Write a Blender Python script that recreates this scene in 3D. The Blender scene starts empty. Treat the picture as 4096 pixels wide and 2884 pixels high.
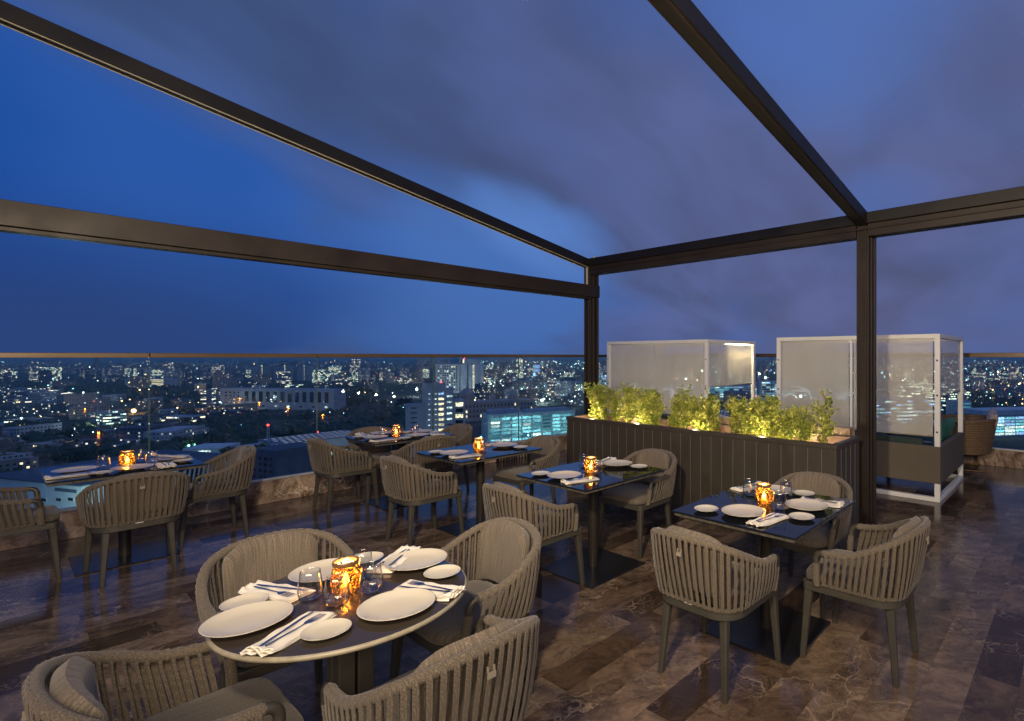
import bpy, math, random
from mathutils import Vector, Matrix
R = math.radians
sc = bpy.context.scene
COL = sc.collection
rnd = random.Random(7)

# ---------------------------------------------------------------- camera
EYE = 1.665                      # eye height above the terrace floor
HEAD = R(38.666)                 # heading, measured from +X towards +Y
cam_d = bpy.data.cameras.new('camera'); cam = bpy.data.objects.new('camera', cam_d); COL.objects.link(cam)
cam.location = (0, 0, EYE); cam.rotation_euler = (R(90), 0, HEAD - R(90))
cam_d.sensor_width = 36; cam_d.lens = 18.563
cam_d.shift_x = -0.1445; cam_d.shift_y = -0.0039
cam_d.clip_start = 0.05; cam_d.clip_end = 60000
sc.camera = cam
cH, sH = math.cos(HEAD), math.sin(HEAD)
def polar(px, d):
    "ground position that lies d metres ahead of the terrace viewpoint on the bearing px"
    r = d * (px - 2640) / 2112
    return (d * cH + r * sH, d * sH - r * cH)
def alt(py, d): return EYE - (py - 1426) * d / 2112
def skydir(px, py):
    t = (px - 2640) / 2112; z = -(py - 1426) / 2112
    return Vector((cH + t * sH, sH - t * cH, z)).normalized()

# ---------------------------------------------------------------- node helpers
def new_mat(name):
    m = bpy.data.materials.new(name); m.use_nodes = True
    nt = m.node_tree; nt.nodes.clear()
    return m, nt
class NT:
    def __init__(s, nt): s.nt = nt
    def n(s, typ, **kw):
        nd = s.nt.nodes.new(typ)
        for k, v in kw.items():
            if k.startswith('i_'): nd.inputs[k[2:].replace('_', ' ')].default_value = v
            else: setattr(nd, k, v)
        return nd
    def l(s, a, b): s.nt.links.new(a, b)
    def val(s, x, sock):
        if hasattr(x, 'is_linked') or isinstance(x, bpy.types.NodeSocket): s.l(x, sock)
        else: sock.default_value = x
    def math(s, op, a, b=0.0, c=None, clamp=False):
        nd = s.n('ShaderNodeMath', operation=op); nd.use_clamp = clamp
        s.val(a, nd.inputs[0]); s.val(b, nd.inputs[1])
        if c is not None: s.val(c, nd.inputs[2])
        return nd.outputs[0]
    def vmath(s, op, a, b=(0, 0, 0)):
        nd = s.n('ShaderNodeVectorMath', operation=op); s.val(a, nd.inputs[0]); s.val(b, nd.inputs[1]); return nd
    def mix(s, f, a, b):
        nd = s.n('ShaderNodeMix', data_type='RGBA')
        s.val(f, nd.inputs[0]); s.val(a, nd.inputs[6]); s.val(b, nd.inputs[7]); return nd.outputs[2]
    def ramp(s, f, pts):
        nd = s.n('ShaderNodeValToRGB'); s.l(f, nd.inputs[0]); el = nd.color_ramp.elements
        el[0].position, el[0].color = pts[0][0], c4(pts[0][1]); el[1].position, el[1].color = pts[1][0], c4(pts[1][1])
        for p, c in pts[2:]:
            e = el.new(p); e.color = c4(c)
        return nd.outputs[0]
    def rng(s, v, a, b, c=0.0, d=1.0, smooth=True):
        nd = s.n('ShaderNodeMapRange'); nd.interpolation_type = 'SMOOTHSTEP' if smooth else 'LINEAR'
        s.val(v, nd.inputs[0])
        for i, x in zip((1, 2, 3, 4), (a, b, c, d)): nd.inputs[i].default_value = x
        return nd.outputs[0]
    def noise(s, vec, scale, detail=3, rough=.55, dist=0.0):
        nd = s.n('ShaderNodeTexNoise'); s.l(vec, nd.inputs['Vector']); nd.inputs['Scale'].default_value = scale
        nd.inputs['Detail'].default_value = detail; nd.inputs['Roughness'].default_value = rough
        nd.inputs['Distortion'].default_value = dist; return nd
    def mapping(s, vec, scale=(1, 1, 1), rot=(0, 0, 0), loc=(0, 0, 0)):
        nd = s.n('ShaderNodeMapping'); s.l(vec, nd.inputs[0]); nd.inputs[1].default_value = loc
        nd.inputs[2].default_value = rot; nd.inputs[3].default_value = scale; return nd.outputs[0]
def c4(c):
    if isinstance(c, (int, float)): return (c, c, c, 1)
    return (*c, 1) if len(c) == 3 else c
def srgb(r, g, b):
    f = lambda v: v / 12.92 if v <= .04045 else ((v + .055) / 1.055) ** 2.4
    return (f(r / 255), f(g / 255), f(b / 255), 1)

# ---------------------------------------------------------------- dusk sky
world = bpy.data.worlds.new('World'); sc.world = world; world.use_nodes = True
w = NT(world.node_tree); w.nt.nodes.clear()
tc = w.n('ShaderNodeTexCoord'); dirv = tc.outputs['Generated']
sep = w.n('ShaderNodeSeparateXYZ'); w.l(dirv, sep.inputs[0])
zc = w.math('ADD', w.math('MAXIMUM', sep.outputs[2], 0.0), .26)
plane = w.n('ShaderNodeCombineXYZ')
w.l(w.math('DIVIDE', sep.outputs[0], zc), plane.inputs[0]); w.l(w.math('DIVIDE', sep.outputs[1], zc), plane.inputs[1])
cv = w.mapping(plane.outputs[0], scale=(.8, 1.0, 1), rot=(0, 0, R(-20)), loc=(3.1, 1.7, 0))
warp = w.noise(cv, .55, 4, .5)
wv = w.vmath('ADD', cv, w.vmath('MULTIPLY', warp.outputs['Color'], (1.1, 1.1, 0)).outputs[0]).outputs[0]
big = w.noise(wv, .95, 3, .45).outputs[0]
fine_ = w.noise(w.mapping(wv, scale=(.7, 1.4, 1), rot=(0, 0, R(14))), 2.2, 3, .5).outputs[0]
rightness = w.vmath('DOT_PRODUCT', dirv, (sH, -cH, 0)).outputs['Value']
side = w.rng(rightness, -.80, .35)
wdir = w.vmath('NORMALIZE', w.vmath('ADD', dirv, w.vmath('MULTIPLY', w.vmath('SUBTRACT', warp.outputs['Color'], (.5, .5, .5)).outputs[0], (.45, .45, .3)).outputs[0]).outputs[0]).outputs[0]
def where(px, py, inner, outer, amt):
    dt = w.vmath('DOT_PRODUCT', wdir, tuple(skydir(px, py))).outputs['Value']
    return w.rng(dt, math.cos(R(outer)), math.cos(R(inner)), 0, amt)
# cloud cover: noise plus where the clouds stood
soft = w.noise(w.mapping(wv, scale=(.9, 1.3, 1), rot=(0, 0, R(40)), loc=(5, 2, 0)), 1.5, 3, .5).outputs[0]
cover = w.math('ADD', w.math('MULTIPLY', big, 1.15), w.math('SUBTRACT', w.math('MULTIPLY', soft, .6), .26))
for q in ((1450, 150, 3, 22, .30), (2300, 150, 2, 16, .24), (2800, 740, 3, 17, .34), (3500, 1080, 2, 15, .26), (3950, 560, 2, 16, .24), (2600, 1250, 2, 12, .22), (900, 100, 2, 14, .2), (350, 120, 2, 12, .26),
          (150, 750, 4, 22, -.55), (800, 950, 3, 16, -.25), (1930, 720, .5, 6, -.14), (2160, 800, .5, 5, -.16), (2400, 880, .5, 4, -.18), (1900, 1230, 2, 13, -.36), (3050, 330, 1, 8, -.12), (3560, 800, .5, 5, -.40), (1500, 780, 2, 11, -.16), (3950, 1150, 1, 8, -.12)):
    cover = w.math('ADD', cover, where(*q))
cov = w.rng(cover, .30, 1.0)
clear = w.mix(side, srgb(0, 58, 150), srgb(76, 102, 174))
clear = w.mix(where(1950, 1150, 2, 20, .8), clear, srgb(70, 108, 184))
clear = w.mix(where(2250, 830, 1, 9, .7), clear, srgb(88, 124, 200))
clear = w.mix(where(950, 640, 3, 17, .7), clear, srgb(40, 82, 168))
clear = w.mix(w.math('MULTIPLY', w.rng(sep.outputs[2], .02, .26, 1, 0), w.rng(rightness, -.75, -.3, .85, .15)), clear, srgb(42, 60, 112))
lightness = w.rng(w.math('ADD', w.math('MULTIPLY', fine_, .6), w.math('MULTIPLY', soft, .4)), .32, .66)
cl_dk = w.mix(side, srgb(52, 70, 116), srgb(76, 79, 114)); cl_lt = w.mix(side, srgb(64, 86, 148), srgb(90, 97, 150))
sky = w.mix(cov, clear, w.mix(lightness, cl_dk, cl_lt))
sky = w.mix(w.math('MULTIPLY', w.rng(sep.outputs[2], .0, .18, 1, 0), w.rng(rightness, -.1, .4, 0, .45)), sky, srgb(90, 92, 134))
# below the horizon: dim blue bounce
sky = w.mix(w.rng(sep.outputs[2], -.06, 0, 1, 0), sky, srgb(22, 32, 52))
hs = w.n('ShaderNodeHueSaturation'); hs.inputs['Saturation'].default_value = .98; hs.inputs['Hue'].default_value = .493; w.l(sky, hs.inputs['Color'])
bg = w.n('ShaderNodeBackground'); w.l(hs.outputs[0], bg.inputs[0]); bg.inputs[1].default_value = 1.04
wo = w.n('ShaderNodeOutputWorld'); w.l(bg.outputs[0], wo.inputs[0])

# ---------------------------------------------------------------- lamp of the terrace and an added fill
def lamp(kind, name, loc, energy, col, **kw):
    d = bpy.data.lights.new(name, kind); d.energy = energy; d.color = col[:3]
    for k, v in kw.items(): setattr(d, k, v)
    o = bpy.data.objects.new(name, d); COL.objects.link(o); o.location = loc; return o
def aim(o, target):
    o.rotation_euler = (Vector(target) - o.location).to_track_quat('-Z', 'Y').to_euler()
WARM = (1.0, .80, .55)
key = lamp('SPOT', 'terrace_flood', (-.25, .55, 2.6), 1000, WARM, spot_size=R(140), spot_blend=1.0, shadow_soft_size=.09); aim(key, (4.2, 4.3, 3.0))
fill_light = lamp('AREA', 'warm_fill_light', (-2.0, -2.2, 3.3), 470, (1, .76, .49), shape='RECTANGLE', size=7.0, size_y=1.8); aim(fill_light, (3.2, 3.2, .3))  # unseen warm fill behind the camera, added to soften the terrace light

sc.view_settings.view_transform = 'Standard'; sc.view_settings.look = 'None'
sc.view_settings.exposure = 0; sc.view_settings.gamma = 1
cy = sc.cycles
cy.max_bounces = 10; cy.transparent_max_bounces = 32; cy.diffuse_bounces = 3; cy.glossy_bounces = 5
cy.caustics_reflective = False; cy.caustics_refractive = False
cy.sample_clamp_indirect = 4; cy.sample_clamp_direct = 0; cy.use_denoising = True

# ---------------------------------------------------------------- materials
def pbr(name, col, rough=.5, metal=0.0, spec=.5, coat=0.0, bump=None, var=0.0, vscale=8, sheen=0.0, coords='Object', vaniso=(1, 1, 1)):
    m, nt = new_mat(name); g = NT(nt)
    b = g.n('ShaderNodeBsdfPrincipled'); o = g.n('ShaderNodeOutputMaterial'); g.l(b.outputs[0], o.inputs[0])
    b.inputs['Roughness'].default_value = rough; b.inputs['Metallic'].default_value = metal
    b.inputs['Specular IOR Level'].default_value = spec; b.inputs['Coat Weight'].default_value = coat
    b.inputs['Coat Roughness'].default_value = .08
    if sheen: b.inputs['Sheen Weight'].default_value = sheen
    b.inputs['Base Color'].default_value = c4(col)
    if var or bump:
        t = g.n('ShaderNodeTexCoord'); v = g.mapping(t.outputs[coords], scale=vaniso)
    if var:
        nz = g.noise(v, vscale, 5, .6)
        c = c4(col); dk = tuple(x * (1 - var) for x in c[:3]); lt = tuple(min(1, x * (1 + var)) for x in c[:3])
        g.l(g.ramp(nz.outputs[0], [(.3, dk), (.7, lt)]), b.inputs['Base Color'])
        g.l(g.rng(nz.outputs[0], .3, .7, max(rough - .08, 0), min(rough + .08, 1)), b.inputs['Roughness'])
    if bump:
        nb = g.noise(v, bump[0], 4, .6); bp = g.n('ShaderNodeBump'); g.l(nb.outputs[0], bp.inputs['Height'])
        bp.inputs['Strength'].default_value = bump[1]; bp.inputs['Distance'].default_value = .002; g.l(bp.outputs[0], b.inputs['Normal'])
    return m
def emit(name, col, strength, sample=False, base=(.02, .02, .02)):
    m, nt = new_mat(name); g = NT(nt)
    b = g.n('ShaderNodeBsdfPrincipled'); o = g.n('ShaderNodeOutputMaterial'); g.l(b.outputs[0], o.inputs[0])
    b.inputs['Base Color'].default_value = c4(base); b.inputs['Emission Color'].default_value = c4(col)
    b.inputs['Emission Strength'].default_value = strength
    m.cycles.emission_sampling = 'AUTO' if sample else 'NONE'
    return m
def stone_mat(name, floor=False):
    m, nt = new_mat(name); g = NT(nt)
    b = g.n('ShaderNodeBsdfPrincipled'); o = g.n('ShaderNodeOutputMaterial'); g.l(b.outputs[0], o.inputs[0])
    t = g.n('ShaderNodeTexCoord'); P = t.outputs['Object']
    if floor:
        s = g.n('ShaderNodeSeparateXYZ'); g.l(P, s.inputs[0])
        rowf = g.math('DIVIDE', g.math('SUBTRACT', s.outputs[1], .053), .195); row = g.math('FLOOR', rowf)
        wr = g.n('ShaderNodeTexWhiteNoise', noise_dimensions='1D'); g.l(row, wr.inputs['W'])
        cf = g.math('ADD', g.math('DIVIDE', s.outputs[0], .9), g.math('ADD', g.math('MULTIPLY', row, .37), g.math('MULTIPLY', wr.outputs[0], .5)))
        cell = g.math('FLOOR', cf)
        cx = g.n('ShaderNodeCombineXYZ'); g.l(row, cx.inputs[0]); g.l(cell, cx.inputs[1])
        wn = g.n('ShaderNodeTexWhiteNoise', noise_dimensions='3D'); g.l(cx.outputs[0], wn.inputs['Vector'])
        tone = wn.outputs['Value']
        offs = g.vmath('MULTIPLY', wn.outputs['Color'], (40, 40, 40)).outputs[0]
        # each slab is cut from another piece of stone: own offset and own angle of the bedding
        rot = g.n('ShaderNodeVectorRotate', rotation_type='Z_AXIS'); g.l(P, rot.inputs['Vector'])
        g.l(g.math('MULTIPLY', wr.outputs[0], 1.2), rot.inputs['Angle'])
        P = g.vmath('ADD', rot.outputs[0], offs).outputs[0]
        fr = g.math('FRACT', rowf); fc = g.math('FRACT', cf)
        e1 = g.math('MINIMUM', fr, g.math('SUBTRACT', 1, fr)); e2 = g.math('MULTIPLY', g.math('MINIMUM', fc, g.math('SUBTRACT', 1, fc)), 4.6)
        joint = g.rng(g.math('MINIMUM', e1, e2), .003, .009, 1, 0)
    else:
        tone = g.noise(P, 1.3, 2).outputs[0]; joint = None
    wv = g.noise(P, 2.2, 4, .6); wc = g.vmath('MULTIPLY', g.vmath('SUBTRACT', wv.outputs['Color'], (.5, .5, .5)).outputs[0], (.5, .5, .5)).outputs[0]
    Q = g.vmath('ADD', P, wc).outputs[0]
    cloud = g.noise(g.mapping(Q, scale=(1, 2.4, 1)), 3.4, 8, .68).outputs[0]
    fine = g.noise(Q, 26, 6, .7).outputs[0]
    vo = g.n('ShaderNodeTexVoronoi', feature='DISTANCE_TO_EDGE'); g.l(g.mapping(Q, scale=(1, 1.9, 1), rot=(0, 0, .5)), vo.inputs['Vector']); vo.inputs['Scale'].default_value = 3.2 if floor else 5
    vo2 = g.n('ShaderNodeTexVoronoi', feature='DISTANCE_TO_EDGE'); g.l(g.mapping(Q, scale=(1.7, .8, 1), rot=(0, 0, -.7)), vo2.inputs['Vector']); vo2.inputs['Scale'].default_value = 6.5 if floor else 11
    v1 = g.rng(vo.outputs['Distance'], 0, .03 if floor else .05, 1, 0); v2 = g.rng(vo2.outputs['Distance'], 0, .035, 1, 0)
    gate = g.rng(g.noise(Q, 2.0, 3).outputs[0], .46, .66)
    veins = g.math('ADD', g.math('MULTIPLY', v1, g.math('MULTIPLY', gate, .75)), g.math('MULTIPLY', v2, g.math('MULTIPLY', gate, .4)), clamp=True)
    if floor:
        base = g.mix(g.rng(cloud, .3, .7), (.034, .022, .014, 1), (.140, .094, .060, 1))
        base = g.mix(g.math('MULTIPLY', g.rng(tone, .3, 1, 0, 1), .8), base, g.mix(g.rng(cloud, .3, .7), (.085, .060, .041, 1), (.235, .170, .115, 1)))
        base = g.mix(g.math('MULTIPLY', g.rng(tone, .34, .05, 0, 1), .85), base, (.028, .017, .010, 1))
        base = g.mix(g.math('MULTIPLY', veins, .45), base, (.52, .39, .27, 1))
        base = g.mix(g.math('MULTIPLY', g.rng(fine, .40, .72), .45), base, (.02, .015, .012, 1))
        rid = g.noise(g.mapping(Q, scale=(1, 3.2, 1)), 7.0, 6, .6, .4).outputs[0]
        base = g.mix(g.math('MULTIPLY', g.rng(g.math('ABSOLUTE', g.math('SUBTRACT', rid, .5)), 0, .018, 1, 0), g.rng(gate, 0, 1, .04, .26)), base, (.36, .29, .23, 1))
        base = g.mix(g.math('MULTIPLY', joint, .5), base, (.02, .016, .013, 1))
        ro = g.rng(g.noise(t.outputs['Object'], 1.1, 5).outputs[0], .3, .7, .10, .20)
    else:
        base = g.mix(g.rng(cloud, .35, .65), (.09, .055, .036, 1), (.36, .27, .2, 1))
        base = g.mix(veins, base, (.72, .62, .5, 1))
        base = g.mix(g.math('MULTIPLY', g.rng(fine, .45, .75), .6), base, (.1, .065, .045, 1))
        ro = g.rng(cloud, .3, .7, .25, .4)
    g.l(base, b.inputs['Base Color']); g.l(ro, b.inputs['Roughness']); b.inputs['Specular IOR Level'].default_value = .27
    bp = g.n('ShaderNodeBump'); bp.inputs['Strength'].default_value = .12; bp.inputs['Distance'].default_value = .002
    g.l(g.noise(t.outputs['Object'], 6, 3).outputs[0], bp.inputs['Height']); g.l(bp.outputs[0], b.inputs['Normal'])
    return m
def fabric(name, ca, cb, sx=90, sy=6, rough=.85, scale=1.0, weave=420):
    "heathered yarn: long streaks along local Z / Y plus a fine weave bump"
    m, nt = new_mat(name); g = NT(nt)
    b = g.n('ShaderNodeBsdfPrincipled'); o = g.n('ShaderNodeOutputMaterial'); g.l(b.outputs[0], o.inputs[0])
    t = g.n('ShaderNodeTexCoord'); P = t.outputs['UV']
    st = g.noise(g.mapping(P, scale=(sx, sy, 1)), scale, 5, .7).outputs[0]
    fz = g.noise(g.mapping(P, scale=(1, .6, 1)), weave, 2, .6).outputs[0]
    c = g.mix(g.rng(st, .36, .64), c4(ca), c4(cb)); c = g.mix(g.math('MULTIPLY', g.rng(fz, .42, .60), .75), c, tuple(x * .38 for x in ca[:3]) + (1,))
    g.l(c, b.inputs['Base Color']); b.inputs['Roughness'].default_value = rough; b.inputs['Sheen Weight'].default_value = .15
    b.inputs['Specular IOR Level'].default_value = .2
    bp = g.n('ShaderNodeBump'); bp.inputs['Strength'].default_value = .6; bp.inputs['Distance'].default_value = .0015
    g.l(g.math('ADD', fz, g.math('MULTIPLY', st, .6)), bp.inputs['Height']); g.l(bp.outputs[0], b.inputs['Normal'])
    return m
def thin_glass(name, tint=(1, 1, 1), ior=1.5, body=0.0, rough=0.0, edge=None, boost=1.0):
    m, nt = new_mat(name); g = NT(nt)
    o = g.n('ShaderNodeOutputMaterial')
    tr = g.n('ShaderNodeBsdfTransparent'); tr.inputs[0].default_value = c4(tint)
    if edge:
        lw = g.n('ShaderNodeLayerWeight'); lw.inputs[0].default_value = .5
        g.l(g.mix(g.rng(lw.outputs['Facing'], .55, .97), c4(tint), c4(edge)), tr.inputs[0])
    gl = g.n('ShaderNodeBsdfGlossy'); gl.inputs['Roughness'].default_value = rough
    fr = g.n('ShaderNodeFresnel'); fr.inputs[0].default_value = ior
    # one interface for either side of the face
    geo = g.n('ShaderNodeNewGeometry'); f = g.math('MULTIPLY', fr.outputs[0], g.math('SUBTRACT', 1, geo.outputs['Backfacing']))
    f = g.math('MULTIPLY', f, boost, clamp=True)
    mx = g.n('ShaderNodeMixShader'); g.l(f, mx.inputs[0]); g.l(tr.outputs[0], mx.inputs[1]); g.l(gl.outputs[0], mx.inputs[2])
    g.l(mx.outputs[0], o.inputs[0]); return m
def real_glass(name):
    m, nt = new_mat(name); g = NT(nt); o = g.n('ShaderNodeOutputMaterial')
    b = g.n('ShaderNodeBsdfGlass'); b.inputs['IOR'].default_value = 1.47; b.inputs['Roughness'].default_value = 0; g.l(b.outputs[0], o.inputs[0]); return m
def curtain_mat(name, col, see=.32):
    m, nt = new_mat(name); g = NT(nt); o = g.n('ShaderNodeOutputMaterial')
    t = g.n('ShaderNodeTexCoord'); P = t.outputs['Object']
    nz = g.noise(g.mapping(P, scale=(1, 1, .35)), 4, 4).outputs[0]; wv = g.noise(P, 700, 1).outputs[0]
    c = g.mix(g.rng(nz, .3, .7), tuple(x * .94 for x in col) + (1,), c4(col))
    d = g.n('ShaderNodeBsdfDiffuse'); g.l(c, d.inputs[0]); tl = g.n('ShaderNodeBsdfTranslucent'); g.l(c, tl.inputs[0])
    m1 = g.n('ShaderNodeMixShader'); m1.inputs[0].default_value = .3; g.l(d.outputs[0], m1.inputs[1]); g.l(tl.outputs[0], m1.inputs[2])
    tr = g.n('ShaderNodeBsdfTransparent'); m2 = g.n('ShaderNodeMixShader'); m2.inputs[0].default_value = see
    g.l(m1.outputs[0], m2.inputs[1]); g.l(tr.outputs[0], m2.inputs[2]); g.l(m2.outputs[0], o.inputs[0]); return m
def glow(name, col, strength):
    "lit room behind glass: uneven brightness from room to room and within the room"
    m, nt = new_mat(name); g = NT(nt); b = g.n('ShaderNodeBsdfPrincipled'); o = g.n('ShaderNodeOutputMaterial'); g.l(b.outputs[0], o.inputs[0])
    oi = g.n('ShaderNodeObjectInfo'); t = g.n('ShaderNodeTexCoord')
    wn = g.n('ShaderNodeTexWhiteNoise', noise_dimensions='1D'); g.l(oi.outputs['Random'], wn.inputs['W'])
    off = g.vmath('ADD', g.mapping(t.outputs['Object'], scale=(.7, .7, 1.1)), g.vmath('MULTIPLY', wn.outputs['Color'], (90, 90, 90)).outputs[0]).outputs[0]
    nz = g.noise(off, 1.0, 3, .7).outputs[0]
    st = g.math('MULTIPLY', g.rng(nz, .35, .65, .18, 1.5), g.math('MULTIPLY', g.math('ADD', wn.outputs[0], .35), strength))
    g.l(st, b.inputs['Emission Strength']); b.inputs['Emission Color'].default_value = c4(col); b.inputs['Base Color'].default_value = (.03, .04, .05, 1); b.inputs['Roughness'].default_value = .3
    m.cycles.emission_sampling = 'NONE'; return m
def facade(name, wall, litcol, frac, strength, cellx=3.2, cellz=3.3, strip=False, wall2=None):
    "wall with a grid of window openings, a share of them lit from inside"
    m, nt = new_mat(name); g = NT(nt)
    b = g.n('ShaderNodeBsdfPrincipled'); o = g.n('ShaderNodeOutputMaterial'); g.l(b.outputs[0], o.inputs[0])
    t = g.n('ShaderNodeTexCoord'); s = g.n('ShaderNodeSeparateXYZ'); g.l(t.outputs['UV'], s.inputs[0])
    oi = g.n('ShaderNodeObjectInfo')
    u = g.math('DIVIDE', s.outputs[0], cellx); v = g.math('DIVIDE', s.outputs[1], cellz)
    fu, fv = g.math('FRACT', u), g.math('FRACT', v); iu, iv = g.math('FLOOR', u), g.math('FLOOR', v)
    def band(x, lo, hi): return g.math('MULTIPLY', g.math('GREATER_THAN', x, lo), g.math('LESS_THAN', x, hi))
    win = g.math('MULTIPLY', band(fu, *((.06, .94) if strip else (.28, .74))), band(fv, *((.42, .82) if strip else (.36, .78))))
    cx = g.n('ShaderNodeCombineXYZ'); g.l(g.math('FLOOR', g.math('DIVIDE', iu, 3.0)) if strip else iu, cx.inputs[0]); g.l(iv, cx.inputs[1])
    g.l(g.math('ADD', g.math('MULTIPLY', oi.outputs['Random'], 97), g.math('FLOOR', s.outputs[2])), cx.inputs[2])
    wn = g.n('ShaderNodeTexWhiteNoise', noise_dimensions='3D'); g.l(cx.outputs[0], wn.inputs['Vector'])
    c2 = g.n('ShaderNodeCombineXYZ'); g.l(iu, c2.inputs[0]); g.l(iv, c2.inputs[1]); c2.inputs[2].default_value = 5.5
    wb = g.n('ShaderNodeTexWhiteNoise', noise_dimensions='3D'); g.l(c2.outputs[0], wb.inputs['Vector'])
    lit = g.math('MULTIPLY', g.math('LESS_THAN', wn.outputs[0], frac), win)
    roofs = g.math('GREATER_THAN', s.outputs[1], -1)          # roofs carry v below zero
    lit = g.math('MULTIPLY', lit, roofs); win = g.math('MULTIPLY', win, roofs)
    st = g.math('MULTIPLY', lit, g.math('MULTIPLY', g.math('POWER', wb.outputs[0], 1.6), strength * 1.5))
    nz = g.noise(t.outputs['Object'], .25, 4).outputs[0]
    wc = g.mix(g.rng(nz, .3, .7), c4(wall), c4(wall2 or tuple(x * .72 for x in wall[:3])))
    g.l(g.mix(win, wc, (.012, .016, .022, 1)), b.inputs['Base Color'])
    g.l(g.mix(g.math('POWER', wb.outputs[0], 2.2), c4(litcol), (1, .72, .4, 1)), b.inputs['Emission Color']); g.l(st, b.inputs['Emission Strength'])
    b.inputs['Roughness'].default_value = .75
    m.cycles.emission_sampling = 'NONE'; return m

M = {}
M['floor'] = stone_mat('marble_planks', True); M['marble'] = stone_mat('brown_marble')
M['bronze'] = pbr('dark_bronze_metal', (.015, .0108, .009), .45, .0, .25, var=.12, vscale=3, bump=(400, .05))
M['beamdark'] = pbr('dark_beam_paint', (.006, .0053, .0056), .45, .0, .25, var=.1, vscale=2)
M['rail'] = pbr('bronze_handrail', (.10, .066, .034), .35, .25, .5, var=.15, vscale=2, vaniso=(.3, 3, 3))
M['channel'] = pbr('aluminium_channel', (.5, .5, .46), .35, .5, var=.1)
M['strip'] = pbr('pale_aluminium_strip', (.34, .32, .26), .4, .0, var=.08)
M['chairmetal'] = pbr('olive_grey_metal', (.040, .038, .032), .42, .1, .5, var=.06, vscale=14)
M['rope'] = fabric('woven_rope', (.140, .116, .088), (.048, .040, .031), 210, 150, weave=240)
M['wrap'] = fabric('rope_wrapping', (.148, .123, .094), (.052, .044, .034), 210, 150, weave=240)
M['cushion'] = fabric('heathered_cushion', (.165, .138, .108), (.066, .055, .044), 300, 5, weave=300)
M['seatfab'] = fabric('heathered_seat', (.13, .112, .092), (.062, .054, .045), 300, 5, weave=300)
M['tag'] = pbr('fabric_tag', (.17, .15, .12), .8); M['label'] = pbr('metal_label', (.5, .48, .44), .4)
M['blackglass'] = pbr('black_glass', (.006, .007, .009), .035, 0, .9)
M['slab'] = pbr('dark_slab_edge', (.055, .052, .042), .3, var=.3, vscale=30)
M['column'] = pbr('black_column', (.018, .016, .013), .32, .1, .5)
M['baseplate'] = pbr('black_base_plate', (.008, .008, .010), .28, 0, .5)
M['roundtop'] = pbr('brown_metal_top', (.032, .026, .021), .17, .0, .9, var=.1, vscale=5, bump=(60, .04))
M['roundrim'] = pbr('grey_green_rim', (.22, .20, .145), .4, var=.15, vscale=30)
M['porcelain'] = pbr('white_porcelain', (.46, .43, .34), .12, 0, .5, coat=.2)
M['linen'] = pbr('white_linen', (.58, .55, .47), .85, 0, .2, bump=(500, .5), var=.04, vscale=20, sheen=.2)
M['steel'] = pbr('polished_steel', (.62, .62, .62), .12, 1.0)
M['glass'] = thin_glass('clear_tumbler', (.955, .965, .965), 1.55, rough=.02, boost=2.6, edge=(.42, .45, .46))
M['pane'] = thin_glass('balustrade_glass', (.90, .955, .95), 1.5, boost=2.2)
M['gedge'] = pbr('polished_glass_edge', (.10, .17, .17), .15, 0, .8)
M['wax'] = emit('glowing_wax', (1, .72, .35), 3.0, base=(.8, .7, .5)); M['flame'] = emit('candle_flame', (1, .80, .45), 70, True)
M['ambrim'] = pbr('amber_glass_rim', (.10, .05, .018), .3)
M['planter'] = pbr('dark_olive_cladding', (.031, .027, .021), .5, 0, .4, var=.08, vscale=5, bump=(300, .1))
M['groove'] = pbr('pale_joint_line', (.10, .093, .075), .5)
M['soil'] = pbr('planter_soil', (.09, .055, .035), .95, var=.5, vscale=30, bump=(80, 1))
M['liner'] = pbr('planter_liner_stone', (.20, .12, .09), .6, var=.2, vscale=6)
M['stem'] = pbr('woody_stem', (.13, .08, .045), .8, var=.3, vscale=40)
M['white'] = pbr('white_lacquer', (.60, .61, .60), .35, 0, .5, var=.03)
M['curtain'] = curtain_mat('outdoor_mesh_curtain', (.80, .77, .65), .62)
M['sofa'] = pbr('taupe_outdoor_fabric', (.095, .083, .064), .85, 0, .2, var=.12, vscale=3, bump=(900, .4))
M['teal'] = pbr('green_cushion', (.02, .11, .08), .8, var=.1); M['pink'] = pbr('blush_cushion', (.42, .34, .30), .85, var=.08)
M['darkgreen'] = pbr('dark_green_cushion', (.015, .03, .026), .9, var=.1)
M['wicker'] = pbr('brown_wicker', (.11, .07, .036), .6, 0, .4, var=.25, vscale=25)
M['black'] = pbr('black_metal', (.01, .01, .01), .4)
M['cityground'] = None

def leaf_mat(name, a, b_, trans=.35):
    m, nt = new_mat(name); g = NT(nt); o = g.n('ShaderNodeOutputMaterial')
    t = g.n('ShaderNodeTexCoord'); nz = g.noise(t.outputs['Object'], 9, 3).outputs[0]
    c = g.mix(g.rng(nz, .35, .65), c4(a), c4(b_))
    d = g.n('ShaderNodeBsdfPrincipled'); g.l(c, d.inputs['Base Color']); d.inputs['Roughness'].default_value = .4
    tl = g.n('ShaderNodeBsdfTranslucent'); g.l(c, tl.inputs[0]); mx = g.n('ShaderNodeMixShader'); mx.inputs[0].default_value = trans
    g.l(d.outputs[0], mx.inputs[1]); g.l(tl.outputs[0], mx.inputs[2]); g.l(mx.outputs[0], o.inputs[0]); return m
M['leaf'] = leaf_mat('glossy_shrub_leaf', (.24, .32, .045), (.62, .62, .13), .45)
M['tree'] = leaf_mat('tree_foliage', (.02, .04, .012), (.05, .07, .02), .1)
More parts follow.
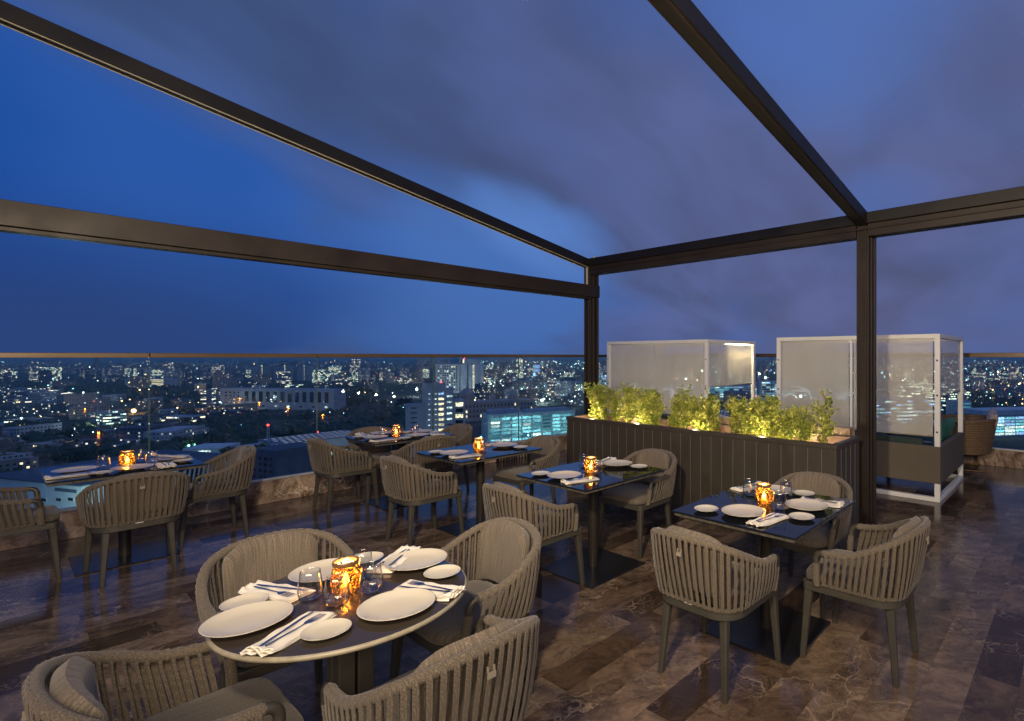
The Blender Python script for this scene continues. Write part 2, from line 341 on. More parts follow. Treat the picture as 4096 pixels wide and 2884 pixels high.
def amber():
    m, nt = new_mat('amber_crackle_glass'); g = NT(nt); o = g.n('ShaderNodeOutputMaterial')
    t = g.n('ShaderNodeTexCoord')
    vo = g.n('ShaderNodeTexVoronoi', feature='DISTANCE_TO_EDGE'); g.l(t.outputs['Object'], vo.inputs['Vector']); vo.inputs['Scale'].default_value = 110
    cr = g.rng(vo.outputs['Distance'], .03, .32, 0, 1)
    col = g.mix(cr, (.40, .13, .012, 1), (1.0, .50, .12, 1))
    tr = g.n('ShaderNodeBsdfTransparent'); g.l(col, tr.inputs[0])
    tl = g.n('ShaderNodeBsdfTranslucent'); g.l(g.mix(cr, (.05, .015, .0015, 1), (.13, .048, .006, 1)), tl.inputs[0])
    m1 = g.n('ShaderNodeMixShader'); m1.inputs[0].default_value = .5; g.l(tr.outputs[0], m1.inputs[1]); g.l(tl.outputs[0], m1.inputs[2])
    gl = g.n('ShaderNodeBsdfGlossy'); gl.inputs['Roughness'].default_value = .08
    bp = g.n('ShaderNodeBump'); g.l(cr, bp.inputs['Height']); bp.inputs['Strength'].default_value = .5; bp.inputs['Distance'].default_value = .002
    g.l(bp.outputs[0], gl.inputs['Normal'])
    fr = g.n('ShaderNodeFresnel'); m2 = g.n('ShaderNodeMixShader'); g.l(fr.outputs[0], m2.inputs[0]); g.l(m1.outputs[0], m2.inputs[1]); g.l(gl.outputs[0], m2.inputs[2])
    g.l(m2.outputs[0], o.inputs[0]); return m
M['amber'] = amber()

# ---------------------------------------------------------------- mesh helpers
class MB:
    def __init__(s): s.v = []; s.f = []; s.uv = []
    def face(s, idx, uvs=None):
        s.f.append(tuple(idx)); s.uv.append(uvs)
    def box(s, x0, y0, z0, x1, y1, z1, M4=None, roof=False):
        b = len(s.v); P = [(x, y, z) for z in (z0, z1) for y in (y0, y1) for x in (x0, x1)]
        s.v += [tuple(M4 @ Vector(p)) if M4 else p for p in P]
        W, D, H = x1 - x0, y1 - y0, z1 - z0
        for q, uu in (((0, 1, 5, 4), W), ((1, 3, 7, 5), D), ((3, 2, 6, 7), W), ((2, 0, 4, 6), D)):
            s.face([b + i for i in q], [(0, 0), (uu, 0), (uu, H), (0, H)])
        for q in ((4, 5, 7, 6), (2, 3, 1, 0)):
            s.face([b + i for i in q], [(0, -9), (W, -9), (W, -9 - D), (0, -9 - D)] if roof else [(0, 0), (W, 0), (W, D), (0, D)])
        return s
    def quadstrip(s, rings, close_u=True, caps=True, uvs=(1, 1), u0=0.0):
        "rings: list of lists of points, all the same length"
        b = len(s.v); n = len(rings[0]); m = len(rings)
        for r in rings: s.v += [tuple(p) for p in r]
        L = [0.0]
        for i in range(1, m): L.append(L[-1] + (Vector(rings[i][0]) - Vector(rings[i - 1][0])).length)
        Cc = [0.0]
        mid = rings[m // 2]
        for j in range(1, n + 1): Cc.append(Cc[-1] + (Vector(mid[j % n]) - Vector(mid[j - 1])).length)
        for i in range(m - 1):
            for j in range(n if close_u else n - 1):
                k = (j + 1) % n
                s.face((b + i * n + j, b + i * n + k, b + (i + 1) * n + k, b + (i + 1) * n + j),
                       [(Cc[j] + u0, L[i]), (Cc[j + 1] + u0, L[i]), (Cc[j + 1] + u0, L[i + 1]), (Cc[j] + u0, L[i + 1])])
        if caps and close_u:
            s.face([b + j for j in reversed(range(n))]); s.face([b + (m - 1) * n + j for j in range(n)])
        return s
    def tube(s, pts, rad, n=10, caps=True, squash=1.0, up=None):
        pts = [Vector(p) for p in pts]; rings = []
        rads = rad if isinstance(rad, (list, tuple)) else [rad] * len(pts)
        nrm = None
        for i, p in enumerate(pts):
            t = (pts[min(i + 1, len(pts) - 1)] - pts[max(i - 1, 0)]).normalized()
            if nrm is None:
                nrm = Vector(up) if up else (Vector((0, 0, 1)) if abs(t.z) < .9 else Vector((1, 0, 0)))
            nrm = (nrm - t * nrm.dot(t)).normalized(); bn = t.cross(nrm)
            rings.append([p + (nrm * math.cos(a) + bn * math.sin(a) * squash) * rads[i] for a in [2 * math.pi * j / n for j in range(n)]])
        return s.quadstrip(rings, True, caps)
    def ribbon(s, pts, side, width, thick, widths=None):
        "flat strap: side = vectors across, pts = centre line"
        rings = []
        for i, p in enumerate(pts):
            p = Vector(p); t = (Vector(pts[min(i + 1, len(pts) - 1)]) - Vector(pts[max(i - 1, 0)])).normalized()
            sd = side[i] if isinstance(side, list) else side; sd = (sd - t * sd.dot(t)).normalized(); nn = t.cross(sd); w2 = width / 2
            rings.append([p - sd * w2 * .82 + nn * thick / 2, p - sd * w2, p - sd * w2 * .82 - nn * thick / 2, p + sd * w2 * .82 - nn * thick / 2, p + sd * w2, p + sd * w2 * .82 + nn * thick / 2])
        return s.quadstrip(rings)
    def lathe(s, prof, n=32, cx=0, cy=0, cz=0, sx=1, sy=1, close=False):
        rings = [[(cx + r * math.cos(2 * math.pi * j / n) * sx, cy + r * math.sin(2 * math.pi * j / n) * sy, cz + z) for j in range(n)] for r, z in prof]
        return s.quadstrip(rings, True, close)
    def prism(s, poly, z0, z1, M4=None):
        b = len(s.v); n = len(poly); f = (lambda p: tuple(M4 @ Vector(p))) if M4 else (lambda p: p)
        s.v += [f((x, y, z0)) for x, y in poly] + [f((x, y, z1)) for x, y in poly]
        s.face([b + i for i in reversed(range(n))]); s.face([b + n + i for i in range(n)])
        L = 0
        for i in range(n):
            k = (i + 1) % n; d = math.hypot(poly[k][0] - poly[i][0], poly[k][1] - poly[i][1])
            s.face((b + i, b + k, b + n + k, b + n + i), [(L, 0), (L + d, 0), (L + d, z1 - z0), (L, z1 - z0)]); L += d
        return s
    def mesh(s, name, mat, smooth=False, angle=None):
        me = bpy.data.meshes.new(name); me.from_pydata(s.v, [], s.f)
        uvl = me.uv_layers.new(name='UVMap').data; k = 0
        for fi, f in enumerate(s.f):
            u = s.uv[fi]
            for c in range(len(f)):
                if u: uvl[k].uv = u[c]
                else:
                    p = s.v[f[c]]; uvl[k].uv = (p[0], p[1])
                k += 1
        me.materials.append(mat)
        if smooth:
            me.polygons.foreach_set('use_smooth', [True] * len(me.polygons))
            if angle: me.set_sharp_from_angle(angle=R(angle))
        me.update(); return me
    def build(s, name, mat, parent=None, smooth=False, bevel=0, angle=None, seg=2):
        o = bpy.data.objects.new(name, s.mesh(name, mat, smooth, angle)); COL.objects.link(o)
        if parent: o.parent = parent
        if bevel:
            md = o.modifiers.new('bevel', 'BEVEL'); md.width = bevel; md.segments = seg; md.limit_method = 'ANGLE'; md.angle_limit = R(40)
            o.data.polygons.foreach_set('use_smooth', [True] * len(o.data.polygons)); o.data.set_sharp_from_angle(angle=R(35)) if not smooth else None
            wn = o.modifiers.new('wn', 'WEIGHTED_NORMAL'); wn.keep_sharp = True
        return o
def tag(o, label=None, cat=None, group=None, kind=None):
    if label: o['label'] = label
    if cat: o['category'] = cat
    if group: o['group'] = group
    if kind: o['kind'] = kind
    return o
def root(name, loc, rz, label, cat, group=None):
    o = bpy.data.objects.new(name, None); COL.objects.link(o); o.location = loc; o.rotation_euler = (0, 0, rz); o.empty_display_size = .1
    return tag(o, label, cat, group)
def copy_tree(o, parent=None):
    c = o.copy(); COL.objects.link(c); c.parent = parent
    for ch in [x for x in COL.objects if x.parent == o]: copy_tree(ch, c)
    return c
def spline(P, n):
    "Catmull-Rom through P, n samples per span"
    P = [Vector(p) for p in P]; Q = [P[0] * 2 - P[1]] + P + [P[-1] * 2 - P[-2]]; out = []
    for i in range(1, len(Q) - 2):
        a, b, c, d = Q[i - 1:i + 3]
        for k in range(n):
            t = k / n
            out.append(.5 * ((2 * b) + (c - a) * t + (2 * a - 5 * b + 4 * c - d) * t * t + (3 * b - a - 3 * c + d) * t ** 3))
    out.append(P[-1]); return out
def resample(P, n):
    L = [0.0]
    for i in range(1, len(P)): L.append(L[-1] + (P[i] - P[i - 1]).length)
    out = []; k = 0
    for i in range(n):
        s = L[-1] * i / (n - 1)
        while k < len(L) - 2 and L[k + 1] < s: k += 1
        t = (s - L[k]) / max(L[k + 1] - L[k], 1e-9); out.append(P[k].lerp(P[k + 1], t))
    return out

# ---------------------------------------------------------------- terrace floor, kerbs, balustrade
KB, KA = 7.21, 9.43              # inner faces of the two kerbs
o = MB().box(-6, -6, -.25, KA + .22, KB + .22, 0).build('terrace_floor', M['floor']); tag(o, kind='structure')
def kerb(name, x0, y0, x1, y1, label):
    o = MB().box(x0, y0, 0, x1, y1, .25).build(name, M['marble'], bevel=.006); tag(o, label, 'kerb wall', 'marble kerbs under the balustrade')
kerb('marble_kerb', -6, KB, KA, KB + .22, 'low brown veined marble kerb running behind the left tables')
kerb('marble_kerb', KA, -6, KA + .22, KB + .22, 'low brown marble kerb behind the white framed cabanas')
def balustrade(origin, rz, joints, label, ztop):
    "local x runs along the kerb, local y points outwards"
    t = root('glass_balustrade', origin, rz, label, 'glass balustrade', 'glass balustrades around the terrace')
    x0, x1 = joints[0], joints[-1]
    MB().box(x0, .045, .25, x1, .10, .272).build('bottom_channel', M['channel'], t, bevel=.003)
    for a, b in zip(joints[:-1], joints[1:]):
        MB().box(a + .006, .066, .272, b - .006, .080, 1.652).build('glass_panel', M['pane'], t)
        MB().box(a + .0035, .0665, .272, a + .006, .0795, 1.652).box(b - .006, .0665, .272, b - .0035, .0795, 1.652).build('glass_edge', M['gedge'], t)
        h = MB().box(a + .002, .030, 1.652, b - .002, .118, ztop); h.build('handrail', M['rail'], t, bevel=.004)
    return t
balustrade((0, KB, 0), 0, [-6.46, -4.98, -3.5, -2.03, -.55, .93, 2.41, 3.885, 5.36, 6.84, 8.32, KA], 'long glass balustrade with bronze handrail behind the left tables, city lights beyond', 1.700)
balustrade((KA, KB, 0), R(-90), [0, .95, 2.43, 3.9, 5.38, 6.86, 8.3, 9.8, 11.3, 12.8], 'glass balustrade with bronze handrail behind the cabanas and wicker chairs', 1.722)

# ---------------------------------------------------------------- pergola
PA = 5.2; PB1, PB2 = 5.425, 1.600; PW = .115
pg = root('pergola', (PA, PB1, 0), 0, 'dark bronze pergola frame of two posts and crossing roof beams', 'pergola')
def loc(x, y): return x - PA, y - PB1
def post(yb):
    x, y = loc(PA, yb); h = 2.93
    m = MB().box(x, y, 0, x + PW, y + PW, h); m.box(x + .045, y - .016, 0, x + .085, y, h); m.box(x + PW, y - .03, .0, x + PW + .03, y + .03, h)
    m.box(x - .012, y + .02, 0, x, y + .04, h); m.box(x - .012, y + .09, 0, x, y + .11, h)
    po = m.build('post', M['bronze'], pg, bevel=.003)
    b = MB()
    for z in (.12, .22, 1.1, 1.9, 2.6):
        for dx in (.03, .105): b.tube([(x + dx, y - .001, z), (x + dx, y - .006, z)], .007, 8)
        b.tube([(x - .001, y + .065, z), (x - .006, y + .065, z)], .007, 8)
    b.box(x - .02, y - .03, 0, x + PW + .02, y + PW + .02, .012); b.build('fixings', M['bronze'], po)
post(PB1); post(PB2)
# header along B: upper gutter box, lower web
x, y = loc(PA, 0)
m = MB().box(x - .05, y - 5.2, 2.935, x + .13, y + PB1 + PW + .02, 3.04); m.build('gutter_beam', M['beamdark'], pg, bevel=.004)
m = MB().box(x - .02, y - 5.2, 2.815, x + .11, y + PB2, 2.935); m.box(x - .02, y + PB2 + PW, 2.815, x + .11, y + PB1, 2.935)
m.box(x - .035, y - 5.2, 2.878, x - .02, y + PB1, 2.892); m.build('header_beam', M['bronze'], pg, bevel=.003)
# rafters fall towards the posts
def rafter(yb, slope, strips):
    "box of 12 x 12 cm running back over the tables, inclined"
    L = 8.4; ang = math.atan(slope); x, y = loc(PA + .02, yb)
    T = Matrix.Translation((x, y, 3.035)) @ Matrix.Rotation(ang, 4, 'Y')
    r = MB().box(-L, 0, -.113, 0, PW - .005, 0, T); ob = r.build('rafter', M['beamdark'], pg, bevel=.003)
    g = MB().box(-L, .012, -.119, -.02, .030, -.1132, T); g.box(-L, .1, -.119, -.02, PW - .012, -.1132, T)
    g.build('channel_strip', M['strip'] if strips else M['bronze'], ob, bevel=.001)
rafter(PB1, .177, True); rafter(PB2, .168, False)
# side beam along A, fixed to the near face of the first post
x, y = loc(PA, PB1)
m = MB().box(x - 9, y - .07, 2.50, x + PW + .01, y - .001, 2.665); m.box(x - 9, y - .035, 2.47, x, y + .05, 2.4995); m.build('side_beam', M['bronze'], pg, bevel=.003)
MB().box(x - .026, y + .03, 2.67, x - .012, y + .055, 2.92).build('light_strip', M['strip'], pg)
c = MB(); c.lathe([(0, 0), (.03, 0), (.035, .02), (.02, .05), (0, .055)], 10, *loc(PA + .08, PB1 + .0), 3.041); c.lathe([(0, 0), (.02, 0), (.02, .03), (0, .035)], 10, *loc(PA + .08, PB1 - .09), 3.041)
c.build('motor_cap', M['channel'], pg, True)

# ---------------------------------------------------------------- dining chair (front looks along local +Y)
def chair_proto():
    t = root('dining_chair', (0, 0, 0), 0, 'x', 'chair', 'rope back dining chairs around the tables')
    half = [(.282, .105, .617), (.288, .04, .622), (.290, -.05, .640), (.280, -.145, .684), (.243, -.238, .732), (.165, -.298, .764), (.08, -.322, .776), (0, -.328, .778)]
    top = [Vector(p) for p in half] + [Vector((-x, y, z)) for x, y, z in reversed(half[:-1])]
    TC = resample(spline(top, 10), 260)
    # wrapped top rail: ridges of the winding
    rads = [.0175 + .0016 * abs(math.sin(math.pi * i / 2.9)) for i in range(len(TC))]
    MB().tube(TC, rads, 12).build('top_rail', M['wrap'], t, True)
    for sx in (1, -1):
        capc = spline([(sx * .282, .103, .617), (sx * .281, .127, .610), (sx * .278, .142, .588), (sx * .275, .145, .556)], 5)
        MB().tube(capc, .0170, 12).build('arm_cap', M['chairmetal'], t, True)
        pc = resample(spline([(sx * .275, .145, .558), (sx * .268, .147, .50), (sx * .256, .150, .428)], 12), 60)
        MB().tube(pc, [.0172 + .0014 * abs(math.sin(math.pi * i / 2.9)) for i in range(60)], 12).build('arm_post', M['wrap'], t, True)
    # seat frame: rounded band
    def outline(hw_f, hw_r, yf, yr, rf, rr, n=7):
        P = []
        for cx, cy, r, a0 in ((hw_r - rr, yr + rr, rr, -90), (hw_f - rf, yf - rf, rf, 0), (-(hw_f - rf), yf - rf, rf, 90), (-(hw_r - rr), yr + rr, rr, 180)):
            for k in range(n + 1):
                a = R(a0 + 90 * k / n); P.append((cx + r * math.cos(a), cy + r * math.sin(a)))
        return P
    outer = outline(.252, .246, .238, -.262, .03, .13); inner = outline(.228, .222, .214, -.238, .02, .11)
    fr = MB(); rings = [[(x, y, .385) for x, y in inner], [(x, y, .385) for x, y in outer], [(x, y, .430) for x, y in outer], [(x, y, .430) for x, y in inner], [(x, y, .385) for x, y in inner]]
    fr.quadstrip(rings, True, False); fr.prism(inner, .412, .424)
    fr.build('seat_frame', M['chairmetal'], t, bevel=.004)
    for (xt, yt, xf, yf) in ((.222, .205, .243, .236), (-.222, .205, -.243, .236), (.172, -.205, .197, -.242), (-.172, -.205, -.197, -.242)):
        rings = []
        for z, hw in ((.0, .0125), (.012, .0145), (.2, .0175), (.37, .0225), (.3975, .026)):
            k = z / .3975; cx, cy = xf + (xt - xf) * k, yf + (yt - yf) * k
            e = hw * .35
            rings.append([(cx + a, cy + b, z) for a, b in ((-hw + e, -hw), (hw - e, -hw), (hw, -hw + e), (hw, hw - e), (hw - e, hw), (-hw + e, hw), (-hw, hw - e), (-hw, -hw + e))])
        MB().quadstrip(rings).build('leg', M['chairmetal'], t, True, angle=30)
    # straps between rail and frame
    ro = outline(.262, .256, .24, -.270, .03, .135, 10)
    U = [Vector((x, y, 0)) for x, y in ro]; k0 = 0
    front = [p for p in U]
    right = [p for p in U if p.x > 0 and p.y < .12]; left = [p for p in U if p.x < 0 and p.y < .12]
    right.sort(key=lambda p: math.atan2(p.y + .05, p.x)); left.sort(key=lambda p: math.atan2(p.y + .05, -p.x))
    right = [Vector((.262, .125, 0))] + sorted([p for p in right], key=lambda p: -math.atan2(p.y + .05, p.x)); left = [Vector((-.262, .125, 0))] + sorted([p for p in left], key=lambda p: -math.atan2(p.y + .05, -p.x))
    BC = resample(right + list(reversed(left)), 260)
    st = MB(); N = 37; rr = random.Random(3)
    for lay, (cnt, dof, bof) in enumerate(((N, .0165, .004), ((N - 1), -.014, -.026))):
        for i in range(cnt):
            f = (i + .7 + (.5 if lay else 0)) / (N + .4)
            it = min(int(f * 259), 258); P = TC[it]; tg = (TC[it + 1] - TC[it]).normalized(); Q = BC[it]; tb = (BC[min(it + 1, 259)] - BC[max(it - 1, 0)]).normalized()
            oT = Vector((tg.y, -tg.x, 0)).normalized(); oT = oT if oT.dot(Vector((P.x, P.y + .02, 0))) > 0 else -oT
            oB = Vector((tb.y, -tb.x, 0)).normalized(); oB = oB if oB.dot(Vector((Q.x, Q.y + .02, 0))) > 0 else -oB
            j = rr.uniform(-.0025, .0025)
            zt = P.z
            pts = [P + oT * (dof * .55) + Vector((0, 0, .017 if not lay else .0)), P + oT * (dof + .003 * (1 if dof > 0 else -1)) + Vector((0, 0, .0)), P + oT * dof * .98 + Vector((0, 0, -.03))]
            B = Vector((Q.x, Q.y, .434)) + oB * bof + tb * j
            mid = pts[2].lerp(B, .5) + oT * (.006 if not lay else -.002)
            pts += [pts[2].lerp(mid, .5) + oT * .002, mid, mid.lerp(B, .55) + oB * .002, B]
            st.ribbon(pts, [tg, tg, tg, tg.lerp(tb, .4), tg.lerp(tb, .7), tb, tb], .0185 if not lay else .0100, .0046)
    # thick turn of rope at the foot of the straps
    ring = [Vector((p.x, p.y, .4385)) * 1.0 for p in BC]; ring = [Vector((p.x * .975, p.y * .975, .4385)) for p in ring]
    st.tube(ring, [.0085 + .0016 * abs(math.sin(i * .9)) for i in range(260)], 6)
    st.build('rope_straps', M['rope'], t, True, angle=40)
    # seat cushion
    sc_ = MB(); rings = []
    def sq(hx, hyf, hyr, e, z, n=48):
        P = []
        for k in range(n):
            a = 2 * math.pi * k / n; c_, s_ = math.cos(a), math.sin(a)
            hy = hyf if s_ > 0 else hyr; ee = e if s_ > 0 else e * .62
            P.append((hx * math.copysign(abs(c_) ** (1 / ee), c_), hy * math.copysign(abs(s_) ** (1 / ee), s_), z))
        return P
    for k, z in ((.93, .428), (.99, .436), (1.0, .450), (.995, .463), (.97, .474), (.92, .480), (.7, .486), (.4, .489), (.1, .490)):
        rings.append(sq(.236 * k, .248 * k, .222 * k, 3.4, z))
    sc_.quadstrip(rings)
    me = sc_.build('seat_cushion', M['seatfab'], t, True)
    uvl = me.data.uv_layers[0].data
    for lp in me.data.loops: p = me.data.vertices[lp.vertex_index].co; uvl[lp.index].uv = (p.x * 1.0, p.y * 1.0 + p.z)
    # back cushion following the shell
    bc = MB(); nu, nv = 36, 14; fs = []
    for side in (0, 1):
        rows = []
        for j in range(nv + 1):
            v = j / nv; row = []
            for i in range(nu + 1):
                u = -1 + 2 * i / nu
                it = int((.5 + u * .188) * 259); P = TC[it]; Q = BC[it]
                zt = P.z + .024 - .035 * abs(u) ** 5; z = .478 + (zt - .478) * v
                k = (z - .434) / (P.z - .434); C = Q.lerp(Vector((P.x, P.y, 0)), min(k, 1.0))
                tg = (TC[it + 1] - TC[it]); n_ = Vector((-tg.y, tg.x, 0)).normalized()
                n_ = n_ if n_.dot(Vector((C.x, C.y + .02, 0))) < 0 else -n_      # inwards
                eu = max(0, 1 - abs(u) ** 7) ** .5; ev = max(0, 1 - abs(2 * v - 1) ** 9) ** .5
                th = .033 * eu * ev
                c_ = Vector((C.x, C.y, z)) + n_ * (.055 + .006 * math.sin(3 * u))
                row.append(c_ + n_ * (th if side else -th))
            rows.append(row)
        fs.append(rows)
    b0 = 0
    for side in (0, 1):
        base = len(bc.v)
        for row in fs[side]: bc.v += [tuple(p) for p in row]
        for j in range(nv):
            for i in range(nu):
                q = [base + j * (nu + 1) + i, base + j * (nu + 1) + i + 1, base + (j + 1) * (nu + 1) + i + 1, base + (j + 1) * (nu + 1) + i]
                uv = [(i * .0135, j * .022), ((i + 1) * .0135, j * .022), ((i + 1) * .0135, (j + 1) * .022), (i * .0135, (j + 1) * .022)]
                if side: q.reverse(); uv.reverse()
                bc.face(q, uv)
    ob = bc.build('back_cushion', M['cushion'], t, True)
    MB().box(-.014, -.351, .690, .014, -.346, .708).box(-.012, -.349, .708, -.009, -.340, .725).box(.009, -.349, .708, .012, -.340, .725).build('fabric_tag', M['tag'], t)
    MB().box(-.028, -.2665, .425, .016, -.2625, .438).build('metal_label', M['label'], t)
    return t
CH = chair_proto()
# name, x, y, direction faced (degrees), label
CHAIRS = [
 (2.42, 1.54, 0, 'rope chair seen from behind at the left end of the table nearest the right post'),
 (3.02, .975, 90, 'rope chair on the open floor side of the table nearest the right post'),
 (3.50, 1.53, 180, 'rope chair squeezed between the planter end and the table nearest the right post'),
 (2.41, 3.08, 0, 'woven rope chair at the left end of the glass table in front of the planter'),
 (3.53, 3.09, 180, 'woven rope chair with its back against the planter, grey seat fully visible'),
 (2.42, 4.69, 1, 'woven rope chair at the left end of the middle table, seen from behind'),
 (3.44, 4.56, 180, 'woven rope chair at the right end of the middle table, left of the planter'),
 (2.39, 6.37, 0, 'woven rope chair at the left end of the farthest table by the glass'),
 (2.98, 5.81, 90, 'rope chair seen from behind, tucked under the near side of the farthest table'),
 (2.84, 6.55, 270, 'woven rope chair between the farthest table and the glass balustrade, facing us'),
 (3.43, 6.22, 180, 'rope chair at the right end of the farthest table, back against city lights'),
 (.655, 5.755, 90, 'woven rope chair with its back to us at the far left table'),
 (1.20, 6.30, 181, 'woven rope chair at the right end of the far left table beside the marble kerb'),
 (.04, 6.23, 0, 'rope chair cut off by the left edge of the photo, far left table'),
 (.82, 2.80, 270, 'rope chair behind the round foreground table, wide back cushion facing us'),
 (1.40, 2.33, 180, 'woven rope chair right of the round foreground table with upright back cushion'),
 (.932, 1.748, 90, 'rope chair in front of the round table at the right, seen from behind'),
 (.385, 2.18, 0, 'woven rope chair in the bottom left corner with deep seat cushion'),
]
for i, (x, y, a, lab) in enumerate(CHAIRS):
    c = CH if i == 0 else copy_tree(CH)
    c.location = (x, y, 0); c.rotation_euler = (0, 0, R(a - 90)); c['label'] = lab

# ---------------------------------------------------------------- tables
TZ = .75
def table_proto():
    t = root('dining_table', (0, 0, 0), 0, 'x', 'table', 'black glass topped dining tables')
    MB().box(-.447, -.39, TZ - .011, .447, .39, TZ).build('tabletop', M['blackglass'], t, bevel=.003)
    MB().box(-.437, -.38, TZ - .031, .437, .38, TZ - .0112).build('stone_slab', M['slab'], t, bevel=.003)
    MB().box(-.40, -.20, TZ - .045, .40, .20, TZ - .0312).build('support_plate', M['column'], t, bevel=.003)
    MB().lathe([(0, .010), (.042, .010), (.042, .02), (.0385, .022), (.0385, .70), (.055, .704), (.055, .7045)], 36).build('column', M['column'], t, True, angle=40)
    MB().box(-.297, -.293, 0, .297, .293, .010).build('base_plate', M['baseplate'], t, bevel=.003)
    return t
TP = table_proto()
TABLES = {'post': (2.945, 1.518, 'black glass table nearest the right bronze post, set for three'),
          'planter': (2.942, 3.035, 'black glass table in front of the planter, set for two'),
          'middle': (2.93, 4.59, 'black glass table in the middle of the row, left of the planter'),
          'far': (2.895, 6.165, 'black glass table farthest back by the balustrade, set for four'),
          'left': (.65, 6.235, 'black glass table at the far left by the balustrade')}
for i, (k, (x, y, lab)) in enumerate(TABLES.items()):
    c = TP if i == 0 else copy_tree(TP); c.location = (x, y, 0); c['label'] = lab
RT = (.838, 2.19)
rt = root('round_table', (*RT, 0), 0, 'round brown metal table with pale rim in the foreground, set for four', 'table')
MB().lathe([(0, TZ), (.408, TZ), (.4125, TZ - .0015)], 96).build('tabletop', M['roundtop'], rt, True, angle=30)
MB().lathe([(.4125, TZ - .0015), (.419, TZ - .004), (.4215, TZ - .010), (.419, TZ - .017), (.412, TZ - .020), (0, TZ - .021)], 96).build('rim', M['roundrim'], rt, True, angle=50)
for dx, dy in ((.034, .034), (-.034, .034), (.034, -.034), (-.034, -.034)):
    MB().box(dx - .029, dy - .029, .012, dx + .029, dy + .029, TZ - .03).build('column_tube', M['chairmetal'], rt, bevel=.004)
MB().lathe([(0, TZ - .034), (.13, TZ - .034), (.13, TZ - .0215), (0, TZ - .0215)], 40).build('mounting_plate', M['chairmetal'], rt, True, angle=40)
MB().lathe([(0, 0), (.27, 0), (.275, .004), (.27, .011), (0, .013)], 64).build('base_plate', M['chairmetal'], rt, True, angle=40)

# ---------------------------------------------------------------- tableware
def plate_proto(name, r, h, lab):
    p = MB().lathe([(0, .006), (r * .40, .006), (r * .42, 0), (r * .46, 0), (r * .47, .007), (r * .72, h * .42), (r * .97, h * .93), (r * .995, h * .985), (r * 1.0, h), (r * .985, h * 1.03), (r * .95, h * .97), (r * .74, h * .56), (r * .5, h * .42), (r * .2, h * .36), (0, h * .35)], 56)
    return tag(p.build(name, M['porcelain'], None, True), lab, 'plate')
def place(proto, used, x, y, z, rz=0, label=None, group=None, tilt=None):
    c = proto if proto.name not in used else (copy_tree(proto))
    used.add(proto.name); c.location = (x, y, z); c.rotation_euler = (0, 0, rz) if tilt is None else (tilt[0], tilt[1], rz)
    if label: c['label'] = label
    if group: c['group'] = group
    return c
USED = set()
PBIG = plate_proto('dinner_plate', .128, .024, 'x'); PSM = plate_proto('side_plate', .0725, .017, 'x')
# tumbler: outer wall then inner wall
tg_ = MB().lathe([(0, .0), (.026, .0), (.030, .002), (.037, .012), (.0415, .028), (.0420, .045), (.0390, .07), (.0345, .098), (.0325, .112), (.0318, .1125), (.0312, .112), (.0332, .098), (.0377, .07), (.0407, .045), (.0402, .029), (.0355, .014), (.028, .009), (0, .008)], 40)
TUM = tag(tg_.build('tumbler', M['glass'], None, True), 'x', 'glass')
def candle_proto():
    t = root('candle_holder', (0, 0, 0), 0, 'x', 'candle holder', 'amber crackle glass candle holders')
    MB().lathe([(0, .0), (.034, .0), (.040, .004), (.0505, .022), (.0545, .042), (.0520, .066), (.0455, .092), (.0415, .108)], 40).build('glass_cup', M['amber'], t, True)
    MB().lathe([(.0415, .108), (.0445, .1085), (.0455, .112), (.0455, .122), (.0435, .125), (.0395, .1245), (.0385, .120), (.0385, .110), (.0415, .108)], 40).build('glass_rim', M['ambrim'], t, True)
    MB().lathe([(0, .005), (.019, .005), (.019, .026), (.016, .028), (0, .027)], 24).build('tealight', M['wax'], t, True, angle=40)
    MB().lathe([(0, .029), (.007, .033), (.0115, .043), (.0095, .056), (.004, .072), (0, .080)], 12).build('flame', M['flame'], t, True)
    return t
CAN = candle_proto()
def fork_mesh():
    m = MB(); out = [(-.0035, -.10), (-.0042, -.05), (-.0022, .015), (-.003, .028), (-.011, .042), (-.0125, .055)]
    L = out + [(-x, y) for x, y in reversed(out)]
    m.prism(L, .0, .0025)
    for x in (-.0108, -.0036, .0036, .0108): m.prism([(x - .0017, .055), (x + .0017, .055), (x + .001, .097), (x - .001, .097)], .0, .0022)
    return m
def knife_mesh():
    return MB().prism([(-.004, -.11), (-.0048, -.06), (-.0045, -.01), (-.006, 0), (-.006, .07), (-.001, .108), (.004, .098), (.0042, 0), (.0045, -.06), (.004, -.11)], 0, .003)
def scaled(m, k):
    m.v = [(x * k, y * k, z) for x, y, z in m.v]; return m
FORK = tag(scaled(fork_mesh(), 1.12).build('fork', M['steel'], None, bevel=.0008), 'x', 'fork'); KNIFE = tag(scaled(knife_mesh(), 1.12).build('knife', M['steel'], None, bevel=.0008), 'x', 'knife')
